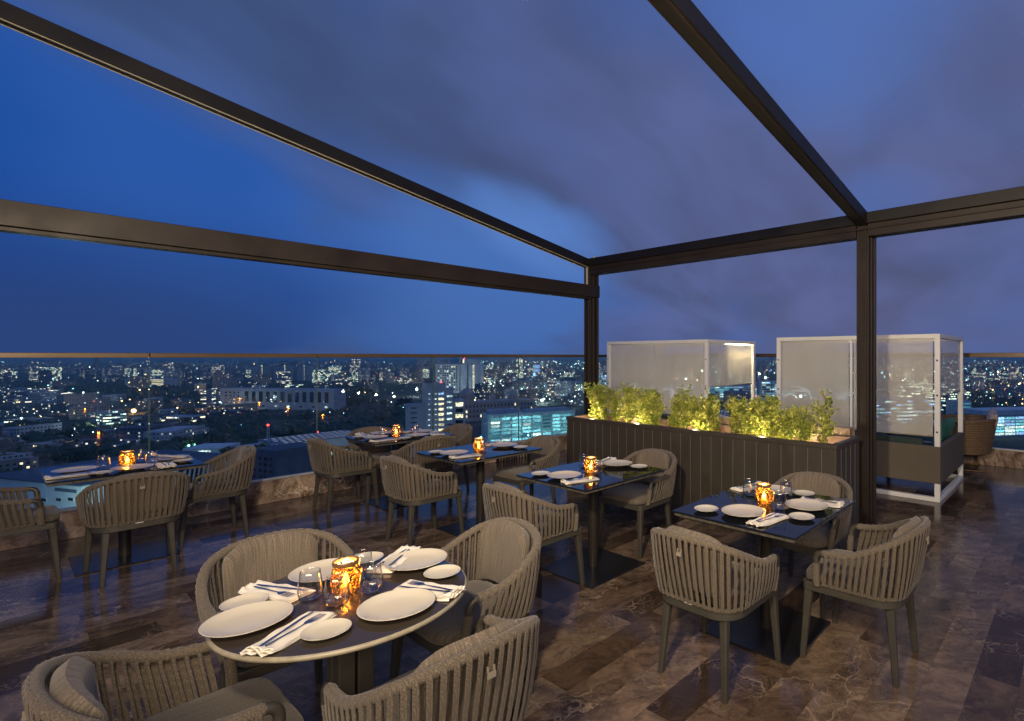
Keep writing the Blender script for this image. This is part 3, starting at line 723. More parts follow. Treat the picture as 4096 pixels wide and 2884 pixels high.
def napkin_mesh(seed):
    "folded cloth, 24 x 9 cm, four soft layers and a gathered end"
    rr = random.Random(seed); m = MB()
    for L in range(3):
        rows = []; nx, ny = 26, 10; ph = rr.uniform(0, 6); sk = rr.uniform(-.006, .006)
        wd, ln = .112 - L * .005, .270 - L * .007
        for i in range(nx + 1):
            u = i / nx; row = []
            g = max(0, (u - .84) / .16); wv = 1 - .10 * g
            for sgn in (0, 1):
                rg = range(ny + 1) if sgn == 0 else range(ny, -1, -1)
                for j in rg:
                    v = j / ny * 2 - 1
                    edge = (1 - abs(v) ** 6) ** .5 if abs(v) < 1 else 0
                    z = .003 + L * .0042 + (.0021 if sgn == 0 else -.0019) * edge
                    z += .0008 * math.sin(u * 17 + ph + v * 2) * (1 + 1.5 * L) * .6 + g * (.0045 * math.sin(v * 9 + ph * 2 + L) + .0045 + .002 * L)
                    row.append((v * wd / 2 * wv + sk * u + .002 * math.sin(u * 9 + ph), -ln / 2 + ln * u + .004 * math.sin(v * 5 + ph) * (g + .2), z))
            rows.append(row)
        m.quadstrip(rows)
    return m
NAPS = [tag(napkin_mesh(k).build('napkin', M['linen'], None, True), 'x', 'napkin') for k in range(3)]
CUTZ = .0155
def setting(tname, place_name, big, small, nap, naprot, k=0, cut=True, stack=None):
    z = TZ + .0005
    on = 'on the ' + tname
    if big: place(PBIG, USED, big[0], big[1], z, 0, f'large round white plate {on}, {place_name}', 'large dinner plates')
    if small: place(PSM, USED, small[0], small[1], z, 0, f'small white side plate {on}, {place_name}', 'small side plates')
    if nap:
        zz = z if stack is None else stack
        n = place(NAPS[k % 3], USED, nap[0], nap[1], zz, R(naprot), f'folded white napkin {on}, {place_name}', 'folded napkins')
        if cut:
            c, s = math.cos(R(naprot)), math.sin(R(naprot))
            place(FORK, USED, nap[0] - .014 * c, nap[1] - .014 * s, zz + CUTZ, R(naprot + 175), f'steel fork on the napkin {on}, {place_name}', 'forks on the napkins')
            place(KNIFE, USED, nap[0] + .016 * c, nap[1] + .016 * s, zz + CUTZ, R(naprot + 183), f'steel knife on the napkin {on}, {place_name}', 'knives on the napkins')
def glasses(tname, L):
    for (x, y, w_) in L: place(TUM, USED, x, y, TZ + .0005, 0, f'clear stemless tumbler on the {tname}, {w_}', 'stemless tumblers')
def candle(tname, x, y):
    c = place(CAN, USED, x, y, TZ + .0005, 0, f'glowing amber crackle glass candle holder on the {tname}')
    lp = bpy.data.lights.new('candle_light', 'POINT'); lp.energy = 3.4; lp.color = (1, .58, .2); lp.shadow_soft_size = .012
    lo = bpy.data.objects.new('candle_light', lp); COL.objects.link(lo); lo.location = (x, y, TZ + .085)
T_ = 'table nearest the right post'
setting(T_, 'left end place', (2.69, 1.533), (2.613, 1.74), (2.67, 1.365), 82, 0)
setting(T_, 'open side', (3.035, 1.30), (2.82, 1.235), (3.195, 1.275), 187, 1)
setting(T_, 'planter end', (3.245, 1.615), (3.31, 1.435), (3.26, 1.81), -106, 2)
glasses(T_, [(3.06, 1.70, 'behind the candle'), (2.895, 1.405, 'in front of the candle'), (3.16, 1.49, 'right of the candle')]); candle(T_, 2.965, 1.545)
T_ = 'table in front of the planter'
setting(T_, 'left end place', (2.665, 3.058), (2.605, 3.264), (2.655, 2.875), 74, 1)
setting(T_, 'planter side', (3.235, 3.045), (3.28, 2.845), (3.26, 3.23), -80, 0)
glasses(T_, [(2.99, 3.19, 'behind the candle'), (2.868, 2.92, 'right of the candle')]); candle(T_, 2.905, 3.02)
T_ = 'middle table of the row'
setting(T_, 'left end place', (2.645, 4.575), (2.58, 4.78), (2.65, 4.39), 80, 2)
setting(T_, 'right end place', (3.20, 4.58), (3.24, 4.37), (3.17, 4.80), -84, 0)
glasses(T_, [(2.88, 4.47, 'in front of the candle'), (2.99, 4.70, 'behind the candle')]); candle(T_, 2.895, 4.56)
T_ = 'farthest table of the row'
setting(T_, 'left end place', (2.61, 6.14), (2.53, 6.36), (2.60, 5.92), 95, 0)
setting(T_, 'near long side', (2.98, 5.93), (2.80, 5.86), (3.17, 5.90), 180, 1)
setting(T_, 'right end place', (3.16, 6.19), (3.25, 6.03), (3.12, 6.38), -86, 2)
setting(T_, 'window side', (2.80, 6.42), (2.98, 6.47), (2.63, 6.47), 5, 1)
glasses(T_, [(2.72, 6.22, 'left of the candle'), (2.80, 6.08, 'in front of the candle'), (2.93, 6.26, 'behind the candle'), (3.03, 6.09, 'right of the candle')]); candle(T_, 2.85, 6.17)
T_ = 'far left table'
setting(T_, 'left end place', (.37, 6.23), (.49, 5.95), (.34, 6.02), 96, 1)
setting(T_, 'near long side', (.67, 5.995), None, (.87, 5.99), 178, 2)
setting(T_, 'right end place', (.94, 6.28), (.99, 6.09), None, 0)
place(NAPS[1], USED, .95, 6.30, TZ + .024, R(100), 'white napkin draped upright over the plate on the far left table', 'folded napkins', (R(14), 0))
glasses(T_, [(.52, 6.17, 'left of the candle'), (.76, 6.35, 'behind the candle'), (.80, 6.14, 'right of the candle')]); candle(T_, .665, 6.24)
T_ = 'round foreground table'
setting(T_, 'nearest place at the left', (.528, 2.222), (.560, 2.40), (.600, 2.035), 121, 0)
setting(T_, 'nearest place at the right', (.895, 1.93), (.672, 1.945), (1.04, 1.985), -157, 1)
setting(T_, 'far right place', (1.145, 2.29), (1.155, 2.09), (1.105, 2.395), -53, 2)
setting(T_, 'far left place', (.85, 2.475), (1.02, 2.50), (.665, 2.43), 23, 0)
glasses(T_, [(.727, 2.262, 'left of the candle'), (.768, 2.128, 'in front of the candle'), (.897, 2.148, 'right of the candle'), (.93, 2.31, 'behind the candle')]); candle(T_, .838, 2.232)

# ---------------------------------------------------------------- planter with shrubs
PX0, PX1, PY0, PY1, PH = 4.385, 4.975, 1.615, 4.985, .922
pl = root('planter_box', (PX0, PY0, 0), 0, 'long dark olive planter clad in vertical boards behind the tables', 'planter')
Lp, Wp = PY1 - PY0, PX1 - PX0; tw = .045
m = MB()
m.box(0, 0, 0, .03, Lp, PH - .04).box(Wp - .03, 0, 0, Wp, Lp, PH - .04).box(.03, 0, 0, Wp - .03, .03, PH - .04).box(.03, Lp - .03, 0, Wp - .03, Lp, PH - .04)
m.build('body', M['planter'], pl, bevel=.003)
m = MB(); e = .008
m.box(-e, -e, PH - .04, tw, Lp + e, PH).box(Wp - tw, -e, PH - .04, Wp + e, Lp + e, PH).box(tw, -e, PH - .04, Wp - tw, tw, PH).box(tw, Lp - tw, PH - .04, Wp - tw, Lp + e, PH)
m.build('top_trim', M['planter'], pl, bevel=.003)
m = MB(); n = 27
for i in range(1, n): m.box(-.0022, Lp * i / n - .0022, .02, 0.0, Lp * i / n + .0022, PH - .05)
for i in range(1, 5): m.box(Wp * i / 5 - .0022, -.0022, .02, Wp * i / 5 + .0022, 0, PH - .05)
m.build('board_joint', M['groove'], pl)
MB().box(.035, .035, .1, Wp - .035, Lp - .035, .80).build('soil', M['soil'], pl)
m = MB().box(Wp - tw - .004, tw, .80, Wp - tw - .0005, Lp - tw, PH - .006).box(tw, Lp - tw - .004, .80, Wp - tw - .004, Lp - tw - .0005, PH - .006).box(tw, tw + .0005, .80, Wp - tw - .004, tw + .004, PH - .006); m.build('stone_liner', M['liner'], pl)
def shrub(x, y, h, spread, lean, seed, dens, label):
    h *= 1.12; spread *= 1.45; dens *= 1.35; rr = random.Random(seed); t = root('planter_shrub', (x, y, .80), rr.uniform(0, 6), label, 'shrub', 'shrubs growing in the planter')
    st, lf = MB(), MB()
    for s_ in range(max(3, int(dens * 4.2))):
        a = rr.uniform(0, 6.28); bx, by = rr.uniform(0, .03) * math.cos(a), rr.uniform(0, .03) * math.sin(a)
        hh = h * rr.uniform(.72, 1.05); sp = spread * rr.uniform(.3, 1)
        pts = [Vector((bx, by, 0))]
        for k in range(1, 8):
            f = k / 7; pts.append(Vector((bx + math.cos(a) * sp * f ** 1.3 + lean[0] * f + rr.uniform(-.008, .008), by + math.sin(a) * sp * f ** 1.3 + lean[1] * f + rr.uniform(-.008, .008), hh * f)))
        st.tube(pts, [.0042 * (1 - .75 * k / 7) for k in range(8)], 5)
        subs = [(pts, .25)]
        for q in range(int(4 + dens * 3)):
            k = rr.randint(1, 6); b = rr.uniform(0, 6.28); ln = rr.uniform(.05, .12)
            sp_ = [pts[k], pts[k] + Vector((math.cos(b) * ln * .5, math.sin(b) * ln * .5, ln * .5)), pts[k] + Vector((math.cos(b) * ln * .8, math.sin(b) * ln * .8, ln * 1.1))]
            st.tube(sp_, [.002, .0015, .0008], 4); subs.append((sp_, 0))
        for P, f0 in subs:
            nl = int((34 if f0 else 13) * dens ** .5)
            for q in range(nl):
                f = rr.uniform(f0, 1); k = f * (len(P) - 1); i0 = min(int(k), len(P) - 2); c = P[i0].lerp(P[i0 + 1], k - i0)
                az, el = rr.uniform(0, 6.28), rr.uniform(-.3, 1.1); d = Vector((math.cos(az) * math.cos(el), math.sin(az) * math.cos(el), math.sin(el)))
                L = rr.uniform(.030, .052); sd = d.cross(Vector((rr.uniform(-1, 1), rr.uniform(-1, 1), rr.uniform(-1, 1)))).normalized(); up = sd.cross(d) * .15 * L
                b_ = len(lf.v); wq = L * .23
                lf.v += [tuple(c + d * .003), tuple(c + d * L * .45 + sd * wq - up), tuple(c + d * L), tuple(c + d * L * .45 - sd * wq - up), tuple(c + d * L * .5 + up)]
                lf.face((b_, b_ + 1, b_ + 4)); lf.face((b_ + 1, b_ + 2, b_ + 4)); lf.face((b_ + 2, b_ + 3, b_ + 4)); lf.face((b_ + 3, b_, b_ + 4))
    st.build('stems', M['stem'], t, True); lf.build('foliage', M['leaf'], t, True)
SH = [(4.78, .46, .10, 1.3, 'leftmost dense bushy shrub in the planter beside the bronze post'), (4.45, .42, .07, 1.0, 'second shrub from the left in the planter, lit yellow'),
      (4.20, .45, .09, 1.1, 'third shrub from the left in the planter, upright and bright'), (3.93, .44, .10, 1.1, 'fourth shrub from the left in the planter, wide crown'),
      (3.60, .42, .13, .7, 'sparse leaning shrub with open stems left of the planter middle'), (3.36, .45, .07, .8, 'tall thin shrub at the planter middle'),
      (3.12, .40, .10, 1.0, 'shrub just right of the planter middle with dark stems'), (2.86, .42, .09, .7, 'slender shrub right of the planter middle, before the gap between the cabanas'),
      (2.62, .40, .11, 1.1, 'bushy shrub in front of the cabana post, right half of the planter'), (2.40, .44, .10, 1.0, 'fourth shrub from the right end of the planter'),
      (2.22, .34, .12, 1.1, 'third shrub from the right end, low and wide'), (1.99, .36, .09, .9, 'second shrub from the right end of the planter'),
      (4.61, .42, .11, 1.1, 'shrub filling the gap between the first and second shrubs at the planter left end'), (4.06, .40, .09, 1.1, 'shrub wedged between the third and fourth shrubs from the left'), (3.77, .38, .10, 1.0, 'low bright shrub left of the sparse leaning shrub'), (3.24, .38, .09, 1.0, 'low shrub right of the tall thin middle shrub'), (2.74, .38, .09, 1.0, 'low shrub between the slender shrub and the bushy right shrub'), (2.98, .40, .09, 1.0, 'upright shrub closing the gap right of the planter middle'), (2.51, .40, .09, 1.0, 'shrub beside the cabana post, just right of the bushy one'), (2.31, .42, .09, 1.0, 'shrub left of the low wide shrub near the planter end'), (3.49, .42, .08, .9, 'upright shrub between the leaning shrub and the tall thin one'),
      (1.82, .46, .08, .8, 'rightmost tall shrub with two bare stems at the planter end')]
for i, (y, h, sp, dn, lab) in enumerate(SH):
    shrub(4.68 + .06 * math.sin(i * 2.1), y, h, sp, (rnd.uniform(-.05, .03), rnd.uniform(-.05, .05)), 40 + i, dn, lab)
# small in-ground planter spots
for i, y in enumerate((4.68, 4.34, 3.95, 3.55, 3.15, 2.75, 2.38, 2.05)):
    t = root('planter_spotlight', (4.80 if i % 2 else 4.52, y, .80), 0, f'small warm garden spotlight in the planter soil, number {i + 1} from the left', 'spotlight', 'garden spotlights in the planter soil')
    MB().lathe([(0, 0), (.018, 0), (.022, .012), (.022, .03), (.019, .03), (.019, .026), (0, .026)], 16).build('housing', M['black'], t, True, angle=40)
    MB().lathe([(0, .0275), (.0185, .0275)], 16).build('lens', emit('spot_lens', (1, .85, .5), 12), t)
    lp = lamp('POINT', 'planter_lamp', (t.location.x, y, .93), 6.0, (1, .80, .42), shadow_soft_size=.02)

# marble pedestal behind the planter end
o = MB().box(5.03, 1.72, 0, 5.17, 3.6, .985).build('marble_ledge', M['marble'], bevel=.004); tag(o, 'veined marble ledge showing just behind the planter trim', 'ledge')

# ---------------------------------------------------------------- cabanas
def cabana(x0, y0, y1, depth, label, led):
    L = y1 - y0; Hc = 1.925; w_ = .058
    t = root('cabana_sofa', (x0, y0, 0), 0, label, 'cabana', 'white framed cabana sofas')
    for (a, b) in ((0, 0), (depth - w_, 0), (0, L - w_), (depth - w_, L - w_)):
        MB().box(a, b, .05, a + w_, b + w_, Hc - .05).build('post', M['white'], t, bevel=.003)
    if not led: MB().box(.03, L / 2 - .012, .66, .06, L / 2 + .02, Hc - .05).build('mullion', M['white'], t, bevel=.003)
    for nm, z0, z1 in (('top_rail', Hc - .05, Hc), ('floor_rail', 0, .05)):
        m = MB().box(0, 0, z0, w_, L, z1).box(depth - w_, 0, z0, depth, L, z1).box(w_, 0, z0, depth - w_, w_, z1).box(w_, L - w_, z0, depth - w_, L, z1)
        m.build(nm, M['white'], t, bevel=.003)
    def curtain(pa, pb, z0, z1, seed, nm='curtain'):
        rr = random.Random(seed); n = 46; rings = []
        d = Vector(pb) - Vector(pa); u = d.normalized(); nn = Vector((-u.y, u.x)); f1, f2 = rr.uniform(0, 6), rr.uniform(0, 6)
        for zf in [k / 10 for k in range(11)]:
            ring = []
            def off(f): return (.006 * math.sin(f * 11 + f1) + .003 * math.sin(f * 27 + f2)) * (.25 + .75 * (1 - zf)) + .008 * math.sin(f * 3.1 + f2) * (1 - zf)
            P = [Vector(pa) + d * (k / n) for k in range(n + 1)]
            ring = [(*(p + nn * (off(k / n) + .0008)), z0 + (z1 - z0) * zf) for k, p in enumerate(P)] + [(*(p + nn * (off(k / n) - .0008)), z0 + (z1 - z0) * zf) for k, p in reversed(list(enumerate(P)))]
            rings.append(ring)
        m = MB().quadstrip(rings); m.build(nm, M['curtain'], t, True, angle=60)
        m = MB(); m.tube([(*Vector(pa), z0), (*Vector(pb), z0)], .008, 8); m.build('curtain_hem', M['tag'], t, True)
    cx = .03
    curtain((cx, w_ + .02), (cx, L / 2 - (.03 if not led else .004)), .745, Hc - .052, 1); curtain((cx, L / 2 + (.03 if not led else .004)), (cx, L - w_ - .015), .735, Hc - .052, 2)
    curtain((w_ + .01, .03), (depth - w_ - .02, .03), 1.20, Hc - .052, 3); curtain((w_ + .01, L - .03), (depth - w_ - .02, L - .03), 1.20, Hc - .052, 4)
    if led: MB().box(depth * .42, .062, Hc - .066, depth - .07, .075, Hc - .0505).build('led_strip', emit('warm_led', (1, .78, .45), 30, True), t)
    # sofa body
    m = MB().box(-.004, -.004, .208, .06, L + .004, .637).box(.06, -.004, .208, depth + .002, .06, .637).box(.06, L - .06, .208, depth + .002, L + .004, .637).box(.06, .06, .21, depth - .05, L - .06, .34)
    m.build('sofa_body', M['sofa'], t, bevel=.008)
    for k in range(2):
        m = MB().box(.08, .08 + k * (L - .16) / 2, .341, depth - .1, .06 + (k + 1) * (L - .16) / 2, .47); m.build('seat_cushion', M['darkgreen'], t, bevel=.03, seg=3)
    MB().box(.065, .2, .471, .2, L - .2, .70).build('back_cushion', M['darkgreen'], t, bevel=.04, seg=3)
    for z in (1.62, 1.05, .86): MB().lathe([(0, 0), (.012, 0), (.012, .004), (0, .006)], 12).build('screw_cap', M['black'], t, True) if False else None
    m = MB(); 
    for b_ in (w_ / 2, L - w_ / 2):
        for z in (1.62, 1.22, .80): m.box(-.004, b_ - .01, z - .01, 0, b_ + .01, z + .01)
    for a_ in (depth - w_ / 2,):
        for z in (1.62, .80): m.box(a_ - .011, -.005, z - .011, a_ + .011, 0, z + .011)
    m.build('fixing_knob', M['black'], t, bevel=.003)
    return t
cabana(6.68, 1.266, 3.29, 1.52, 'white framed cabana sofa with mesh curtains behind the right bronze post', False)
cabana(6.68, 4.425, 6.546, 1.5, 'white framed cabana sofa with mesh curtains and warm light strip behind the planter middle', True)
lamp('AREA', 'cabana_led_light', (7.75, 4.60, 1.80), 16, (1, .76, .42), shape='RECTANGLE', size=.8, size_y=.05)
def pillow(name, loc, size, rot, mat, label, thick=.07):
    n = 20; m = MB(); W, Hh = size
    for side in (1, -1):
        base = len(m.v)
        for j in range(n + 1):
            for i in range(n + 1):
                u, v = -1 + 2 * i / n, -1 + 2 * j / n
                pinch = 1 - .10 * (1 - abs(u) ** 2) * abs(v) ** 2 - .0; pinch2 = 1 - .10 * (1 - abs(v) ** 2) * abs(u) ** 2
                z = thick * ((1 - u ** 4) * (1 - v ** 4)) ** .6 * side
                m.v.append((u * W / 2 * pinch2, v * Hh / 2 * pinch, z))
        for j in range(n):
            for i in range(n):
                q = [base + j * (n + 1) + i, base + j * (n + 1) + i + 1, base + (j + 1) * (n + 1) + i + 1, base + (j + 1) * (n + 1) + i]
                m.face(q if side > 0 else q[::-1])
    o = m.build(name, mat, None, True); o.location = loc; o.rotation_euler = rot; tag(o, label, 'cushion')
pillow('throw_cushion', (7.82, 1.44, .66), (.42, .42), (R(72), 0, R(170)), M['teal'], 'green throw cushion in the right corner of the near cabana sofa')
pillow('throw_cushion', (7.2, 1.72, .60), (.45, .42), (R(60), 0, R(215)), M['darkgreen'], 'dark green throw cushion leaning low inside the near cabana sofa')

# low tables in front of the cabanas
def low_table(x, y, label):
    t = root('low_table', (x, y, 0), 0, label, 'table', 'low round tables beside the cabanas')
    MB().lathe([(0, .53), (.36, .53), (.365, .54), (.36, .555), (0, .556)], 48).build('tabletop', M['blackglass'], t, True, angle=40)
    MB().lathe([(.03, .01), (.03, .53)], 20).build('column', M['column'], t, True); MB().lathe([(0, 0), (.22, 0), (.22, .01), (0, .011)], 40).build('base_plate', M['baseplate'], t, True, angle=40)
low_table(8.62, 2.35, 'low round dark table in front of the near cabana'); low_table(8.62, 5.45, 'low round dark table in front of the far cabana')

# wicker lounge chairs: braided tub
def wicker(x, y, rz, label, pillow_label=None):
    t = root('wicker_armchair', (x, y, 0), rz, label, 'armchair', 'brown braided wicker armchairs')
    # tub: U shape in plan, front along +Y
    path = []
    for k in range(61):
        a = R(-218 + 256 * k / 60); path.append(Vector((math.cos(a) * .36, math.sin(a) * .36 * (1 if math.sin(a) < 0 else .8), 0)))
    rows = []; nr = 56
    def pt(k, f, off):
        p = path[k]; n_ = p.normalized(); flare = 1 + .24 * f; return Vector((p.x * flare, p.y * flare, .25 + f * .47 + (.03 * max(0, -p.y / .36)) * f)) + n_ * off
    outer = MB(); rings = []
    nk = 61
    for j in range(nr + 1):
        f = j / nr; ring = []
        for k in range(nk):
            ring.append(pt(k, f, .014 + .010 * abs(math.sin(j * math.pi / 4)) * (.55 + .45 * math.sin(k * math.pi / 1.5 + (j // 4) * math.pi))))
        for k in reversed(range(nk)): ring.append(pt(k, f, -.02))
        rings.append(ring)
    outer.quadstrip(rings).build('braided_shell', M['wicker'], t, True)
    MB().tube([pt(k, 1.0, 0) + Vector((0, 0, .008)) for k in range(nk)], .024, 10).build('top_roll', M['wicker'], t, True)
    MB().lathe([(0, .235), (.33, .235), (.37, .25), (.37, .275), (0, .28)], 40).build('seat_base', M['wicker'], t, True, angle=40)
    MB().lathe([(0, .281), (.31, .281), (.335, .30), (.335, .37), (.30, .395), (0, .40)], 40).build('seat_cushion', M['pink'], t, True)
    for s_ in (1, -1):
        pts = spline([(s_ * .25, .22, .25), (s_ * .27, .27, .06), (s_ * .27, .25, .014), (s_ * .27, 0, .012), (s_ * .27, -.25, .014), (s_ * .27, -.27, .06), (s_ * .25, -.22, .25)], 6)
        MB().tube(pts, .011, 8).build('leg_loop', M['wicker'], t, True)
    return t
wicker(9.02, 1.42, R(18), 'brown braided wicker armchair at the right beside the cabana, by the glass')
pillow('throw_cushion', (9.12, 1.06, .66), (.46, .46), (R(76), R(8), R(190)), M['pink'], 'pale blush cushion standing in the right wicker armchair')
wicker(8.55, 3.86, R(90), 'brown braided wicker armchair seen in the gap between the two cabanas')

# ================================================================ the city below
GZ = -85.0
def ground_d(y): return (EYE - GZ) * 2112 / (y - 1426)
def dark_ground():
    m, nt = new_mat('night_ground'); g = NT(nt); b = g.n('ShaderNodeBsdfPrincipled'); o = g.n('ShaderNodeOutputMaterial'); g.l(b.outputs[0], o.inputs[0])
    t = g.n('ShaderNodeTexCoord'); n1 = g.noise(t.outputs['Object'], .004, 6, .6).outputs[0]; n2 = g.noise(t.outputs['Object'], .03, 5, .6).outputs[0]
    c = g.mix(g.rng(n1, .4, .6), (.022, .032, .022, 1), (.07, .068, .06, 1)); c = g.mix(g.math('MULTIPLY', g.rng(n2, .35, .65), .6), c, (.018, .024, .018, 1))
    g.l(c, b.inputs['Base Color']); b.inputs['Roughness'].default_value = .95; return m
o = MB().lathe([(0, 0), (200, 0), (600, 0), (1500, 0), (4000, 0), (12000, 0), (32000, 0)], 64).build('city_ground', dark_ground()); o.location = (0, 0, GZ); tag(o, kind='structure')
FM = [facade('residential_pale', (.62, .64, .64), (.85, 1, .92), .16, 2.2), facade('residential_grey', (.36, .39, .42), (1, .93, .8), .13, 2.0),
      facade('residential_tan', (.5, .42, .34), (1, .85, .6), .15, 2.0), facade('office_teal', (.28, .34, .38), (.55, 1, .95), .6, 3.6, 2.6, 3.6, True),
      facade('office_white', (.5, .52, .54), (.9, 1, .95), .42, 2.6, 3.0, 3.6, True), facade('block_dark', (.15, .18, .22), (.7, .95, 1), .16, 2.4, 3.0, 3.2)]
CW = {'pale': pbr('pale_city_wall', (.6, .62, .6), .8, var=.15, vscale=.15), 'white': pbr('white_city_wall', (.78, .8, .78), .8, var=.1, vscale=.15), 'grey': pbr('grey_city_wall', (.45, .48, .52), .8, var=.15, vscale=.15),
      'dark': pbr('dark_city_wall', (.11, .13, .17), .8, var=.2, vscale=.2), 'tan': pbr('tan_city_wall', (.5, .46, .4), .8, var=.15, vscale=.2), 'roof': pbr('blue_grey_roof', (.16, .18, .27), .6, var=.2, vscale=.1)}
WL = {'teal': glow('lit_window_teal', (.30, .85, 1), 1.25), 'white': glow('lit_window_white', (.8, 1, .95), 1.8), 'warm': glow('lit_window_warm', (1, .82, .48), 2.2),
      'dark': pbr('dark_window', (.012, .018, .026), .15), 'red': emit('aircraft_warning_red', (1, .05, .03), 9), 'dimteal': glow('dim_window_teal', (.15, .5, .65), .6), 'blue': glow('lit_window_blue', (.35, .6, 1), 2.4)}
def block(name, label, cat, pL, dL, pR, dR, ytop, depth, wall, dtop=None, group=None):
    L, Rr = Vector(polar(pL, dL)), Vector(polar(pR, dR)); v = Rr - L; H = alt(ytop, dtop or dL) - GZ
    t = root(name, (L.x, L.y, GZ), math.atan2(v.y, v.x), label, cat, group)
    MB().box(0, 0, 0, v.length, depth, H, roof=True).build('wall', wall, t)
    return t, v.length, H
def extra(t, nm, mat, *b): 
    m = MB()
    for q in b: m.box(*q, roof=True)
    return m.build(nm, mat, t)
def windows(t, x0, x1, z0, z1, nx, nz, fw, fh, pick, seed=0, y=0.0, nm='window'):
    rr = random.Random(seed); cw, ch = (x1 - x0) / nx, (z1 - z0) / nz; cache = {}
    for j in range(nz):
        for i in range(nx):
            k = pick(rr, i, j)
            if k is None: continue
            if k not in cache: cache[k] = MB().box(-cw * fw / 2, -.25, -ch * fh / 2, cw * fw / 2, .05, ch * fh / 2).mesh('window_' + k, WL[k])
            o = bpy.data.objects.new(nm, cache[k]); COL.objects.link(o); o.parent = t; o.location = (x0 + cw * (i + .5), y, z0 + ch * (j + .5))
# teal lit office block
t, W, H = block('office_block', 'long pale office block with rows of bright cyan windows beyond the middle tables', 'building', 1954, 520, 2300, 567, 1664, 30, CW['white'])
windows(t, 1.5, W - 5, H - 27, H - 1.8, 8, 7, .80, .60, lambda r, i, j: 'teal' if r.random() < .72 else ('dimteal' if r.random() < .7 else 'white'), 1)
extra(t, 'roof_plant', CW['grey'], (2, 6, H + .005, 32, 22, H + 4.5), (40, 8, H + .005, 88, 24, H + 3)); extra(t, 'parapet', CW['white'], (-.4, -.5, H - 1, W + .4, -.05, H + 1.2))
# pale apartment tower
t, W, H = block('apartment_tower', 'pale grey apartment tower with a column of warm lit windows above the farthest table', 'building', 1689, 380, 1782, 386, 1533, 18, CW['grey'])
k = 380 / 2112
extra(t, 'wing', CW['grey'], (-11, 1.5, 0, -.02, 16, alt(1618, 380) - GZ), (W + .02, 1.5, 0, W + 5.5, 16, alt(1557, 380) - GZ), (W + 5.52, 3, 0, W + 13.5, 17, alt(1605, 380) - GZ))
extra(t, 'roof_tank', CW['dark'], (2, 3, H + .005, 8, 9, H + 2.5))
windows(t, W - 5.2, W - .6, H - 72 + 6, H - 6, 1, 16, .75, .42, lambda r, i, j: 'warm' if r.random() < .85 else 'blue', 2)
windows(t, 2.5, 11, H - 66, H - 6, 2, 16, .26, .14, lambda r, i, j: 'white', 3)
windows(t, W + .6, W + 5, H - 66, H - 8, 1, 14, .8, .26, lambda r, i, j: 'white' if r.random() < .7 else 'dark', 4, 1.5)
windows(t, W + 6.4, W + 12.8, 6, alt(1612, 380) - GZ, 1, 11, .8, .6, lambda r, i, j: 'dark' if r.random() < .8 else 'warm', 5, 3)
windows(t, -9.5, -1.5, 20, alt(1622, 380) - GZ, 1, 9, .5, .2, lambda r, i, j: 'dark', 6, 1.5)
MB().lathe([(0, 0), (.5, 0), (.5, .9), (0, 1.0)], 10, W - 3, 3, H).build('warning_light', WL['red'], t, True)
# hospital-like tall block and its tower
t, W, H = block('tall_slab_building', 'tall pale slab building full of small square windows with a bright tower behind', 'building', 1742, 1270, 1836, 1250, 1457, 40, CW['white'], 1270)
windows(t, 6, W - 3, 6, H - 3, 9, 11, .5, .5, lambda r, i, j: 'dark' if r.random() < .7 else ('white' if r.random() < .7 else 'warm'), 7)
t, W, H = block('tall_tower', 'pale tower with a vertical lit strip right of the tall slab building', 'building', 1843, 1255, 1912, 1250, 1456, 30, CW['white'])
extra(t, 'roof_crown', CW['pale'], (3, 3, H + .005, W - 4, 20, H + 12)); extra(t, 'dark_strip', CW['dark'], (W * .38, -.3, 0, W * .44, -.02, H))  # dark strip standing proud of the tower wall
windows(t, W - 14, W - 8, 4, H - 2, 1, 22, .7, .45, lambda r, i, j: 'warm', 8); windows(t, 4, 7, H + 3, H + 11, 1, 1, 1, 1, lambda r, i, j: 'warm', 9, 2.9)
MB().lathe([(0, 0), (1.2, 0), (1.2, 2), (0, 2.2)], 10, 6, 6, H + 12).build('warning_light', WL['red'], t, True)
# warehouse
t, W, H = block('warehouse', 'long low warehouse with dark blue roof dotted by skylights, behind the far chairs', 'building', 1130, 431, 1480, 492, 1779, 44, CW['white'])
extra(t, 'roof', CW['roof'], (-.8, -.8, H + .005, W + .8, 45, H + .6))
me = MB().box(-1.5, -.55, 0, 1.5, .55, .12).mesh('skylight', emit('skylight_panel', (.85, .85, 1), .55))
for i in range(13):
    for j in range(5):
        o = bpy.data.objects.new('skylight', me); COL.objects.link(o); o.parent = t; o.location = (4 + i * (W - 6) / 13 + (j % 2) * 2.5, 3 + j * 9, H + .62)
windows(t, 3, W - 2, .8, 3.4, 8, 1, .9, 1, lambda r, i, j: 'white', 10, nm='loading_door')
m = MB().box(19, -1.2, 2, 20.2, -.05, H).box(19, -1.2, 1.5, 26, -.05, 2.6).box(25, -1.2, 0, 26, -.05, 2); m.build('red_stair', pbr('red_steel', (.35, .05, .03), .6), t)
MB().box(5, -.25, H - 5, 12, -.05, H - 2.6).build('sign', pbr('white_sign', (.75, .7, .62), .6), t)
m = MB(); 
for q, wq in enumerate((.55, .7, .8, .75, .6, .6)): m.box(5.8 + q * .95, -.32, H - 4.4, 5.8 + q * .95 + wq, -.26, H - 3.3)
m.build('sign_lettering', pbr('red_letters', (.5, .03, .02), .6), t)
extra(t, 'annex', CW['pale'], (-26, 6, 0, -.02, 30, H - 6), (-26, 10, H - 6, -.02, 34, H - 1))
